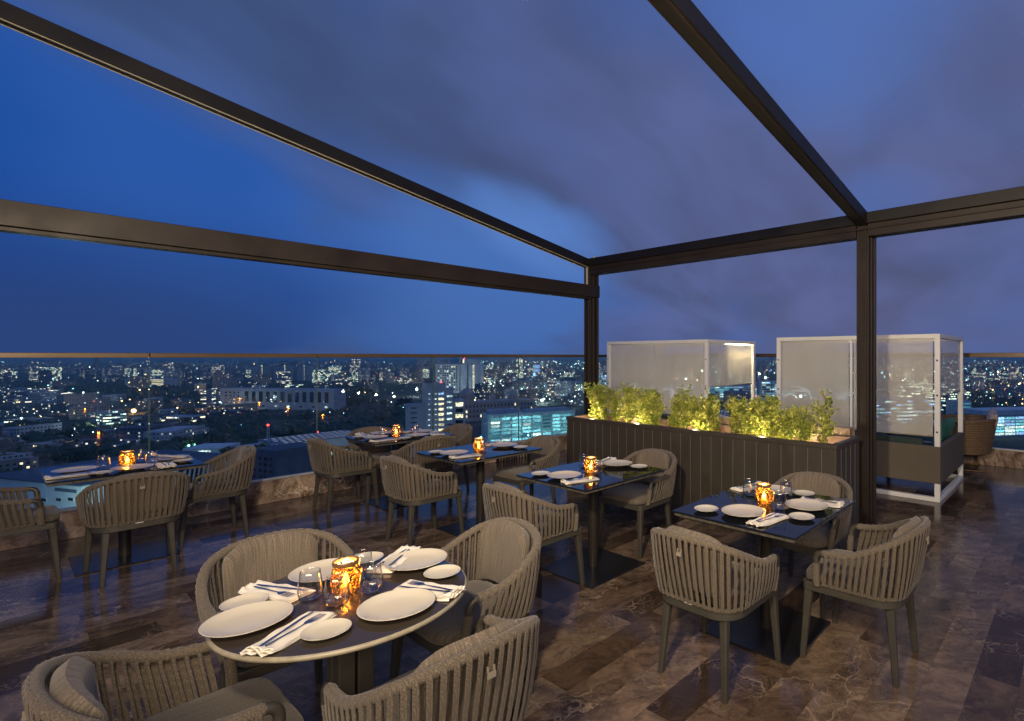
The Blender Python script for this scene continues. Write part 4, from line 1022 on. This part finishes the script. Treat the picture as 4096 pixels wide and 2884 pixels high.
# near pale blue building at the lower left
t, W, H = block('white_building', 'close pale blue building with three framed windows, low at the left behind the table', 'building', -60, 205, 322, 190, 1945, 60, CW['white'], 190)
extra(t, 'roof_slab', CW['dark'], (-.6, -.6, H + .005, W + .6, 60, H + .5)); extra(t, 'recess_shade', CW['dark'], (W - 14, -.12, H - 2.6, W - 2, -.02, H - 1.4))  # shade of the recess is a flat dark strip set on the wall
for x_, z_, k_ in ((W - 11.6, H - 5.6, 'dark'), (W - 5, H - 5.0, 'dark'), (W - 3.8, H - 8.4, 'white'), (W - 20, H - 6.3, 'dark')):
    f = MB().box(x_ - 1.6, -.2, z_ - .75, x_ + 1.6, -.05, z_ + .75).build('window', CW['white'], t); MB().box(x_ - 1.35, -.26, z_ - .55, x_ + 1.35, -.205, z_ + .55).build('pane', WL[k_], f)
lamp('POINT', 'yard_lamp', (*polar(230, 172), alt(2040, 172)), 14000, (.6, .95, 1), shadow_soft_size=.5)
# twin residential towers
for px, wd, lab in ((1004, 78, 'left ribbed residential tower with lit stair strip on the horizon'), (1094, 80, 'second ribbed residential tower with lit stair strip on the horizon'), (1188, 50, 'third dimmer ribbed residential tower on the horizon')):
    t, W, H = block('residential_tower', lab, 'building', px, 1886, px + wd, 1886, 1464, 35, CW['tan'] if wd > 60 else CW['grey'], group='residential towers on the horizon')
    windows(t, W * .52, W * .52 + 5, 2, H + 3, 1, 20, .8, .6, lambda r, i, j: 'warm', px)
    m = MB()
    for q in range(12): m.box(2 + q * W / 12, -1.4, 0, 4.5 + q * W / 12, -.05, H - 1)
    m.build('balcony_rib', CW['pale'], t)
# long institutional building
t, W, H = block('long_institution', 'long dim institutional building with tall dark windows in the left middle distance', 'building', 880, 880, 1335, 845, 1556, 26, CW['grey'], 860)
windows(t, 45, W - 6, 12, H - 4, 12, 1, .5, .95, lambda r, i, j: 'dark', 12); windows(t, 8, 40, 8, H - 4, 4, 4, .35, .4, lambda r, i, j: 'dark', 13); windows(t, 2, W - 2, 3, 8, 9, 1, .2, .5, lambda r, i, j: 'white' if r.random() < .6 else 'dark', 14)
# domed assembly building
t, W, H = block('domed_building', 'dim stone building crowned by domes, between the apartment tower and the cyan office block', 'building', 1850, 700, 2140, 760, 1612, 40, CW['tan'])
def dome(x, y, z, r):
    b = MB().lathe([(r * 1.05, 0), (r * 1.05, r * .9), (r * 1.15, r * .92), (r * 1.15, r * 1.0), (r, r * 1.02), (r * .98, r * 1.3), (r * .82, r * 1.65), (r * .5, r * 1.92), (r * .15, r * 2.05), (r * .1, r * 2.15), (r * .14, r * 2.25), (r * .05, r * 2.4), (0, r * 2.9)], 28, x, y, z); b.build('dome', CW['tan'], t, True, angle=40)
dome(8.5, 10, H, 9.2); dome(74, 14, H, 6.5); dome(44, 12, H, 4.5)
windows(t, 3, W - 3, 3, H - 2, 20, 3, .3, .5, lambda r, i, j: 'dark' if r.random() < .9 else 'warm', 15)
# modern lit block, left
t, W, H = block('modern_block', 'modern block with long warm lit floors on the left horizon', 'building', 500, 1450, 660, 1400, 1516, 30, CW['pale'], 1400)
windows(t, W * .6, W - 3, 8, H - 1, 1, 5, .9, .4, lambda r, i, j: 'warm', 16); windows(t, 4, W * .58, 8, H - 16, 2, 3, .85, .35, lambda r, i, j: 'warm' if r.random() < .8 else 'dark', 17)
extra(t, 'stair_core', CW['tan'], (W * .56, -1.5, 0, W * .60, -.05, H + 5))
# near small building with two bright rooms
t, W, H = block('small_white_building', 'small white flat roofed building with two bright rooms behind the left table chair', 'building', 730, 420, 885, 425, 1795, 26, CW['white'])
windows(t, W * .42, W * .72, H - 5.2, H - 2, 1, 1, 1, 1, lambda r, i, j: 'white', 18); windows(t, 2, W * .4, H - 5, H - 2.2, 2, 1, .6, 1, lambda r, i, j: 'dimteal', 19); windows(t, W * .5, W * .9, H - 12, H - 8, 3, 1, .4, .7, lambda r, i, j: 'white' if i != 1 else 'dark', 20)
# dark tower block
t, W, H = block('dark_block', 'dark blue flat block right behind the left chair, left of the warehouse', 'building', 1004, 290, 1100, 282, 1800, 24, CW['dark'], 285)
windows(t, 1, W - 1, H - 30, H - 3, 4, 8, .4, .4, lambda r, i, j: 'dark', 21)
# lit blocks between and behind the cabanas
for a, b, d, yt, lab, sd in ((2600, 2790, 1050, 1545, 'wide office block with bright teal floors behind the planter middle', 1), (2800, 3030, 980, 1546, 'office block with bright teal floors seen under the cabana side curtain', 2), (3045, 3250, 1000, 1526, 'office block with two bright top floors in the gap between the cabanas', 3),
                       (3280, 3420, 900, 1560, 'lit office block behind the near cabana curtain, left', 4), (3470, 3740, 620, 1600, 'wide office block with blue white floors glowing through the cabana curtain', 5), (2040, 2130, 1500, 1515, 'glowing mid rise left of the bluish slim tower', 6), (2190, 2330, 1300, 1530, 'lit complex beside the left bronze post', 7), (2370, 2430, 1250, 1500, 'lit block just right of the left bronze post', 8)):
    t, W, H = block('lit_office', lab, 'building', a, d, b, d * 1.03, yt, 30, CW['grey'])
    windows(t, 1, W - 1, H - (30 if d < 1100 else 44), H - .5, 12, 7, .88, .42, lambda r, i, j: r.choice(['white', 'teal', 'white', 'dimteal', 'dark', 'blue']) if r.random() < .8 else 'dark', 100 + sd)
t, W, H = block('slim_tower', 'slim tower with pale blue illuminated crown on the right horizon', 'building', 2131, 1900, 2162, 1900, 1457, 25, CW['pale'])
windows(t, 1, W - 1, H - 44, H - 1, 1, 3, .9, .8, lambda r, i, j: 'blue', 130)
t, W, H = block('parking_block', 'long brightly lit teal decked building beyond the right wicker chair', 'building', 3930, 560, 4500, 600, 1662, 40, CW['grey'])
windows(t, 1, W - 1, H - 22, H - 2, 14, 6, .92, .72, lambda r, i, j: r.choice(['white', 'teal', 'white', 'blue']), 131); extra(t, 'roof_band', CW['white'], (0, -.6, H + .01, W, 30, H + 5))
t, W, H = block('grey_block', 'grey block with pale horizontal bands beside the near cabana post', 'building', 3830, 600, 3886, 600, 1605, 24, CW['pale'])
windows(t, 1, W - 1, H - 20, H - 1, 1, 5, .95, .3, lambda r, i, j: 'dimteal', 132)
# masts
def mast(px, d, y0, y1, label, light):
    x, y = polar(px, d); z0 = max(alt(y1, d), GZ); h = alt(y0, d) - z0; t = root('lattice_mast', (x, y, z0), 0, label, 'mast', 'lattice masts'); m = MB(); r = .9
    for a in range(3): m.tube([(r * math.cos(a * 2.094), r * math.sin(a * 2.094), 0), (r * .6 * math.cos(a * 2.094), r * .6 * math.sin(a * 2.094), h)], .14, 5)
    n = int(h / 2.2)
    for q in range(n):
        for a in range(3): m.tube([(r * math.cos(a * 2.094), r * math.sin(a * 2.094), h * q / n), (r * math.cos((a + 1) * 2.094), r * math.sin((a + 1) * 2.094), h * (q + 1) / n)], .07, 4)
    m.build('lattice', CW['pale'], t); MB().lathe([(0, 0), (.5, .2), (.6, .7), (0, 1.2)], 10, 0, 0, h).build('top_light', WL[light], t, True)
mast(1072, 300, 1704, 1850, 'pale lattice mast with red light in front of the warehouse', 'red'); mast(393, 420, 1573, 1760, 'thin lattice mast lit pale teal in the left of the city', 'white')
mast(1272, 520, 1730, 1800, 'short lattice mast with red light behind the warehouse roof', 'red')
# generic mid-distance buildings, each a thing
KEYS = [(1954, 2300, 470, 640), (1629, 1870, 330, 450), (1100, 1500, 380, 560), (-80, 340, 150, 300), (870, 1350, 780, 960), (1840, 2150, 640, 860), (700, 900, 380, 480), (990, 1110, 250, 330), (3900, 4600, 500, 680), (1730, 1920, 1150, 1400), (380, 405, 380, 460)]
ADJ = ['plain', 'stepped', 'flat roofed', 'long', 'compact', 'narrow', 'broad', 'plastered']
cnt = 0; rg = random.Random(21)
def generic(p0, p1, d0, d1, n, h0, h1, weights, where):
    global cnt
    for _ in range(n):
        for tries in range(20):
            d = d0 * (d1 / d0) ** rg.random(); px = rg.uniform(p0, p1)
            if not any(a - 30 < px < b + 30 and c < d < e for a, b, c, e in KEYS): break
        h = rg.uniform(h0, h1) * (1.0 if rg.random() < .8 else 1.5); wd = rg.uniform(16, 46); dp = rg.uniform(12, 26)
        x, y = polar(px, d); mi = rg.choices(range(6), weights)[0]; rz = R(rg.choice((8, 98, 30, 120, 52)) + rg.uniform(-6, 6))
        m = MB().box(-wd / 2, -dp / 2, 0, wd / 2, dp / 2, h, roof=True)
        if rg.random() < .6: m.box(-wd * .2, -dp * .2, h, -wd * .2 + rg.uniform(4, 9), dp * .15, h + rg.uniform(2, 4), roof=True)
        if rg.random() < .35: m.box(wd / 2 + .01, -dp * .3, 0, wd / 2 + wd * .4, dp * .4, h * rg.uniform(.5, .8), roof=True)
        m.box(-wd / 2, -dp / 2 - .25, h, wd / 2, -dp / 2 - .01, h + 1, roof=True)
        o = m.build('city_building', FM[mi]); o.location = (x, y, GZ); o.rotation_euler = (0, 0, rz)
        wall = ('pale', 'grey', 'tan', 'dark glassy teal lit', 'white lit office', 'dark')[mi]
        tag(o, f'{wall} {rg.choice(ADJ)} building {where}', 'building', f'{wall} buildings {where}'[:70]); cnt += 1
generic(-100, 900, 360, 600, 16, 7, 14, (4, 3, 3, 0, 0, 3), 'among trees in the near left of the city')
generic(-100, 1000, 620, 1100, 36, 9, 18, (4, 4, 2, 1, 1, 4), 'in the left middle distance of the city')
generic(-100, 1650, 1200, 2600, 62, 14, 34, (3, 3, 2, 2, 2, 5), 'below the left horizon')
generic(1900, 2560, 780, 2600, 60, 12, 32, (2, 3, 2, 4, 3, 4), 'in the dense quarter beside the left bronze post')
generic(2560, 3900, 640, 2600, 56, 12, 32, (2, 3, 2, 3, 2, 4), 'behind the cabanas')
generic(3860, 4500, 700, 2600, 30, 12, 32, (2, 3, 3, 2, 1, 5), 'at the right edge of the city')
generic(-60, 700, 1700, 2500, 12, 34, 52, (2, 1, 2, 4, 3, 1), 'standing tall on the left horizon')
generic(1250, 1740, 1700, 2500, 9, 36, 56, (2, 1, 1, 5, 3, 1), 'left of the tall slab building')
generic(1950, 2560, 1500, 2400, 9, 34, 52, (2, 2, 1, 5, 3, 2), 'standing tall by the left bronze post')
generic(3850, 4150, 1500, 2300, 7, 34, 54, (2, 1, 1, 4, 3, 2), 'standing tall at the right edge')
generic(0, 420, 900, 1100, 6, 14, 22, (0, 0, 0, 3, 5, 0), 'around the bright yard at the left')
# far city: one mass nobody could count
m = MB()
for _ in range(1500):
    d = 2700 * (9500 / 2700) ** rg.random(); px = rg.uniform(-300, 4500); x, y = polar(px, d); h = rg.uniform(10, 38) * (1 if rg.random() < .93 else 2.0); wd = rg.uniform(20, 70)
    T = Matrix.Translation((x, y, GZ)) @ Matrix.Rotation(rg.uniform(0, 3), 4, 'Z'); m.box(-wd / 2, -9, 0, wd / 2, 9, h, T, roof=True)
o = m.build('distant_city', facade('distant_blocks', (.22, .24, .27), (.8, 1, .95), .09, 2.2, 4, 4)); tag(o, kind='stuff')
LM = [emit('light_white', (.82, 1, .97), 9), emit('light_warm', (1, .62, .25), 8), emit('light_teal', (.35, .95, 1), 7), emit('light_red', (1, .08, .06), 7), emit('light_violet', (.45, .4, 1), 7)]
def octa(m, c, r):
    b = len(m.v); m.v += [(c[0] + r, c[1], c[2]), (c[0], c[1] + r, c[2]), (c[0] - r, c[1], c[2]), (c[0], c[1] - r, c[2]), (c[0], c[1], c[2] + r), (c[0], c[1], c[2] - r)]
    for q in ((0, 1, 4), (1, 2, 4), (2, 3, 4), (3, 0, 4), (1, 0, 5), (2, 1, 5), (3, 2, 5), (0, 3, 5)): m.face([b + i for i in q])
m = MB(); mids = []
def lights(n, p0, p1, d0, d1, warm=.2, k=1.0):
    for _ in range(n):
        d = d0 * (d1 / d0) ** rg.random(); px = rg.uniform(p0, p1); x, y = polar(px, d); r = d * .00055 * k * (.45 + 1.5 * rg.random() ** 3)
        octa(m, (x, y, GZ + rg.uniform(5, 26)), r); q = rg.random(); mids.extend([1 if q < warm else 2 if q < warm + .25 else 3 if q < warm + .29 else 4 if q < warm + .31 else 0] * 8)
lights(330, -100, 1700, 1500, 8000, .3); lights(80, -100, 1000, 500, 1300, .4); lights(1100, 1850, 2600, 900, 9000, .22); lights(900, 2600, 4200, 900, 9000, .25); lights(420, 3800, 4300, 700, 6000, .5); lights(150, 2450, 3760, 950, 2600, .25, 1.7); lights(40, 2080, 2330, 900, 1150, .1, 1.5); lights(50, 1000, 1700, 700, 1300, .2)
o = m.build('city_lights', LM[0]); 
for q in LM[1:]: o.data.materials.append(q)
o.data.polygons.foreach_set('material_index', mids); tag(o, kind='stuff')
# flood lamps that stand out and added ones, each with its own glow
def flood(px, y, d, kind, label, e, r=1.0):
    e *= 4
    x, yy = polar(px, d); z = alt(y, d); t = root('flood_lamp', (x, yy, z), 0, label, 'lamp', 'bright flood lamps in the city')
    MB().tube([(0, 0, -(z - GZ)), (0, 0, -.6)], .16, 6).build('pole', CW['dark'], t)
    MB().lathe([(0, -r), (r * .7, -r * .7), (r, 0), (r * .7, r * .7), (0, r)], 12).build('lamp_head', {'w': LM[0], 'o': LM[1], 't': LM[2]}[kind], t, True)
    c = {'w': (.85, 1, 1), 'o': (1, .5, .15), 't': (.4, 1, .9)}[kind]
    lp = lamp('POINT', 'flood_glow', (x, yy, z + .0), e, c, shadow_soft_size=r * 1.05)
for a in ((535, 1643, 810, 'o', 'large orange street flood lamp in the left of the city', 60000, 3.0), (1103, 1861, 395, 'o', 'orange yard lamp at the foot of the warehouse', 14000, .9), (1110, 1832, 415, 't', 'pale teal lamp at the warehouse gate', 9000, .9),
          (755, 1782, 480, 't', 'teal white lamp above the small white building', 9000, .9), (1667, 1557, 1150, 'w', 'brightest white flood lamp left of the apartment tower', 60000, 2.6), (2168, 1601, 980, 'w', 'brightest white flood lamp at the traffic junction', 60000, 2.4), (2176, 1596, 1000, 'w', 'white flood lamp just right of the traffic junction lamp', 20000, 1.6),
          (2113, 1741, 512, 't', 'left forecourt lamp before the cyan office block', 4200, .8), (2149, 1739, 515, 't', 'right forecourt lamp before the cyan office block', 4200, .8), (1600, 1523, 1700, 'w', 'white lamp above the trees left of the tall slab building', 20000, 2.4), (185, 1548, 1500, 'w', 'white lamp in the dark trees on the left horizon', 20000, 2.4),
          (168, 1586, 1150, 'w', 'white lamp at the right corner of the bright left yard', 20000, 1.8), (40, 1590, 1150, 'w', 'white lamp over the bright yard at the left edge', 20000, 1.6), (372, 1637, 870, 'w', 'white lamp on a low roof left of the orange flood lamp', 9000, 1.3), (1459, 1571, 1250, 'o', 'orange lamp above the tree tops left of the apartment tower', 50000, 2.0),
          (1925, 1748, 500, 't', 'teal lamp at the left corner of the cyan office block', 4200, .7), (2296, 1722, 545, 't', 'green lamp at the right end of the cyan office block', 4200, .7), (1740, 1800, 335, 'w', 'added white lamp at the foot of the apartment tower', 9000, .7), (1900, 1600, 660, 'o', 'added dim warm lamp before the domed building', 5000, .7), (1790, 1568, 1190, 'w', 'added white lamp at the foot of the tall slab building', 30000, 1.0), (1300, 1850, 400, 'w', 'added white lamp along the warehouse side', 9000, .6), (1000, 1655, 800, 'w', 'added white lamp before the long institution', 9000, 1.0), (1200, 1652, 790, 'w', 'second added lamp before the long institution', 9000, 1.0), (250, 1650, 820, 'w', 'added white lamp between the left housing blocks', 14000, 1.0), (820, 1880, 380, 't', 'added lamp beside the small white building', 5000, .5),  # from the apartment tower foot on: lamps added to lighten the facades
          (2808, 1483, 1600, 'w', 'bright white lamp shining through the far cabana curtain edge', 20000, 2.8), (3038, 1495, 1500, 'w', 'bright white lamp in the gap between the cabanas', 20000, 2.6), (3062, 1508, 1500, 'w', 'second white lamp in the gap between the cabanas', 9000, 2.0), (2744, 1515, 1500, 'w', 'white lamp showing through the far cabana curtain middle', 9000, 3.0),
          (3203, 1585, 900, 'w', 'white lamp low behind the near cabana left curtain', 9000, 2.6), (3520, 1598, 880, 'w', 'white lamp behind the near cabana right curtain', 9000, 2.0), (4068, 1482, 1900, 'w', 'white lamp high at the right edge of the city', 20000, 3.0), (3993, 1489, 1800, 'o', 'orange lamp right of the near cabana', 20000, 2.6),
          (3952, 1527, 1500, 'o', 'lower orange lamp right of the near cabana', 20000, 1.8), (3993, 1572, 1200, 'o', 'orange lamp by the dark park at the right', 20000, 1.5), (2315, 1541, 1400, 'w', 'bluish white lamp beside the left bronze post', 9000, 2.4)): flood(*a)
for (n_, p0, p1, d0, d1, kd, lab) in ((9, -40, 900, 560, 1150, 'w', 'added white flood lamp between low buildings in the left middle distance'), (6, 60, 900, 650, 1300, 'o', 'orange flood lamp between low buildings in the left middle distance'), (9, 1950, 2560, 800, 1800, 'w', 'added white flood lamp in the dense quarter by the left bronze post'),
        (12, 2600, 3800, 700, 1700, 'w', 'added white flood lamp in the quarter behind the cabanas'), (5, 3880, 4120, 750, 1500, 'o', 'orange flood lamp at the right edge quarter')):  # white ones are scattered lamps added to brighten the city walls
    for _ in range(n_):
        d = rg.uniform(d0, d1); px = rg.uniform(p0, p1); flood(px, 1426 + (EYE - GZ - rg.uniform(11, 20)) * 2112 / d, d, kd, lab, 16000, d * .0012); COL.objects['flood_lamp' if False else [o.name for o in COL.objects if o.name.startswith('flood_lamp')][-1]]['group'] = lab + 's'
# street lamps along two roads
sp = root('street_lamp', (0, 0, 0), 0, 'x', 'street lamp', 'street lamps along the city roads')
MB().tube([(0, 0, 0), (0, 0, 8.5), (.4, 0, 9.2), (1.8, 0, 9.4)], .1, 5).build('pole', CW['dark'], sp); MB().lathe([(0, -.35), (.5, -.1), (.5, .1), (0, .25)], 8, 1.8, 0, 9.2).build('lamp_head', LM[0], sp, True)
first = True
for (pa, da, pb, db, n, where) in ((60, 700, 560, 860, 9, 'along the pale road left of the orange flood lamp'), (300, 520, 640, 640, 6, 'on the dark near left road'), (1200, 760, 1500, 700, 6, 'below the lit trees in the middle'), (2000, 1000, 2400, 880, 8, 'on the traffic junction road'), (3860, 900, 4200, 800, 6, 'on the right city road')):
    for q in range(n):
        f = q / (n - 1); A, B = Vector(polar(pa, da)), Vector(polar(pb, db)); p = A.lerp(B, f)
        c = sp if first else copy_tree(sp); first = False; c.location = (p.x, p.y, GZ); c.rotation_euler = (0, 0, rg.uniform(0, 6)); c['label'] = 'slim white street lamp ' + where; c['group'] = 'street lamps ' + where
# trees: near ones one by one, woods as a mass
def crown(seed, R_, n):
    rr = random.Random(seed); m = MB(); cl = [(Vector((rr.gauss(0, R_ * .42), rr.gauss(0, R_ * .42), rr.uniform(R_ * .5, R_ * 1.7))), rr.uniform(.3, .55) * R_) for _ in range(9)]
    for _ in range(n):
        c, r = rr.choice(cl); d = Vector((rr.gauss(0, 1), rr.gauss(0, 1), rr.gauss(0, .8))).normalized(); p = c + d * r * rr.uniform(.7, 1.05); a = Vector((rr.gauss(0, 1), rr.gauss(0, 1), rr.gauss(0, 1))).normalized(); b = a.cross(d).normalized(); s_ = rr.uniform(.35, .7)
        q = len(m.v); m.v += [tuple(p + a * s_), tuple(p + b * s_), tuple(p - a * s_), tuple(p - b * s_)]; m.face((q, q + 1, q + 2, q + 3))
    return m
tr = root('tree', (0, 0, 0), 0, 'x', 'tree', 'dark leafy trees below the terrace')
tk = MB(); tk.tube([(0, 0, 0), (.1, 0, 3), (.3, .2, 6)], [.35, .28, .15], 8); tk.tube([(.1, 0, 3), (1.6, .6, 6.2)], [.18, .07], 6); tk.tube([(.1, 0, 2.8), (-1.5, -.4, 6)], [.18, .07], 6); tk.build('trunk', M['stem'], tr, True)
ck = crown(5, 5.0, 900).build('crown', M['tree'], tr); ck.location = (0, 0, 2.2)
KEY2 = [(640, 1640)]
spots = [(rg.uniform(620, 1560), rg.uniform(400, 720)) for _ in range(26)] + [(rg.uniform(-40, 620), rg.uniform(330, 560)) for _ in range(12)] + [(rg.uniform(1380, 1640), rg.uniform(820, 950)) for _ in range(10)]
spots = [q for q in spots if not any(a - 15 < q[0] < b + 15 and c - 25 < q[1] < e for a, b, c, e in KEYS)]
for i, (px, d) in enumerate(spots):
    c = tr if i == 0 else copy_tree(tr); x, y = polar(px, d); s_ = rg.uniform(.8, 1.5); c.location = (x, y, GZ); c.scale = (s_, s_, s_ * rg.uniform(.8, 1.1)); c.rotation_euler = (0, 0, rg.uniform(0, 6))
    c['label'] = 'dark leafy tree ' + ('in the near left of the city' if px < 620 else 'near the lit institution trees' if d > 800 else 'in the dark park left of the warehouse'); c['group'] = c['label'] + ' group'
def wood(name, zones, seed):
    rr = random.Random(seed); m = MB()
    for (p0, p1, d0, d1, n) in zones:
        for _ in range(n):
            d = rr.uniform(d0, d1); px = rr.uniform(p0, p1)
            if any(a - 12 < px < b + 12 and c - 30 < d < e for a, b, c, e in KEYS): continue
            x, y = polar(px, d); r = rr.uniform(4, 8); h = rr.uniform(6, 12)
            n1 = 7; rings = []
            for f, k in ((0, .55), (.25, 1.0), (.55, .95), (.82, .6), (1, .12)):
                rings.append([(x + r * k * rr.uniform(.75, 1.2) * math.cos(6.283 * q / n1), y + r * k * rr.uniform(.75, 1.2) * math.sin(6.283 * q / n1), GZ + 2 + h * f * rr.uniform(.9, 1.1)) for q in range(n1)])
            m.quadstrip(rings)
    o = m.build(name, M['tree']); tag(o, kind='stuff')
wood('woodland', ((600, 1640, 430, 800, 900), (500, 1500, 950, 1500, 500), (-100, 600, 1250, 1700, 300), (1900, 2130, 800, 1000, 60), (3880, 4300, 800, 1150, 260), (-100, 640, 340, 620, 160), (2550, 3800, 560, 900, 400)), 9)

# ---------------------------------------------------------------- evening haze over the city
m, nt = new_mat('evening_haze'); g = NT(nt); o_ = g.n('ShaderNodeOutputMaterial'); pv = g.n('ShaderNodeVolumePrincipled')
pv.inputs['Color'].default_value = (.55, .92, 1, 1); pv.inputs['Density'].default_value = 1.3e-4; pv.inputs['Anisotropy'].default_value = .2; g.l(pv.outputs[0], o_.inputs['Volume'])
hz = MB().box(-33000, -33000, GZ - 1, 33000, 33000, 8).build('haze', m); tag(hz, kind='stuff')
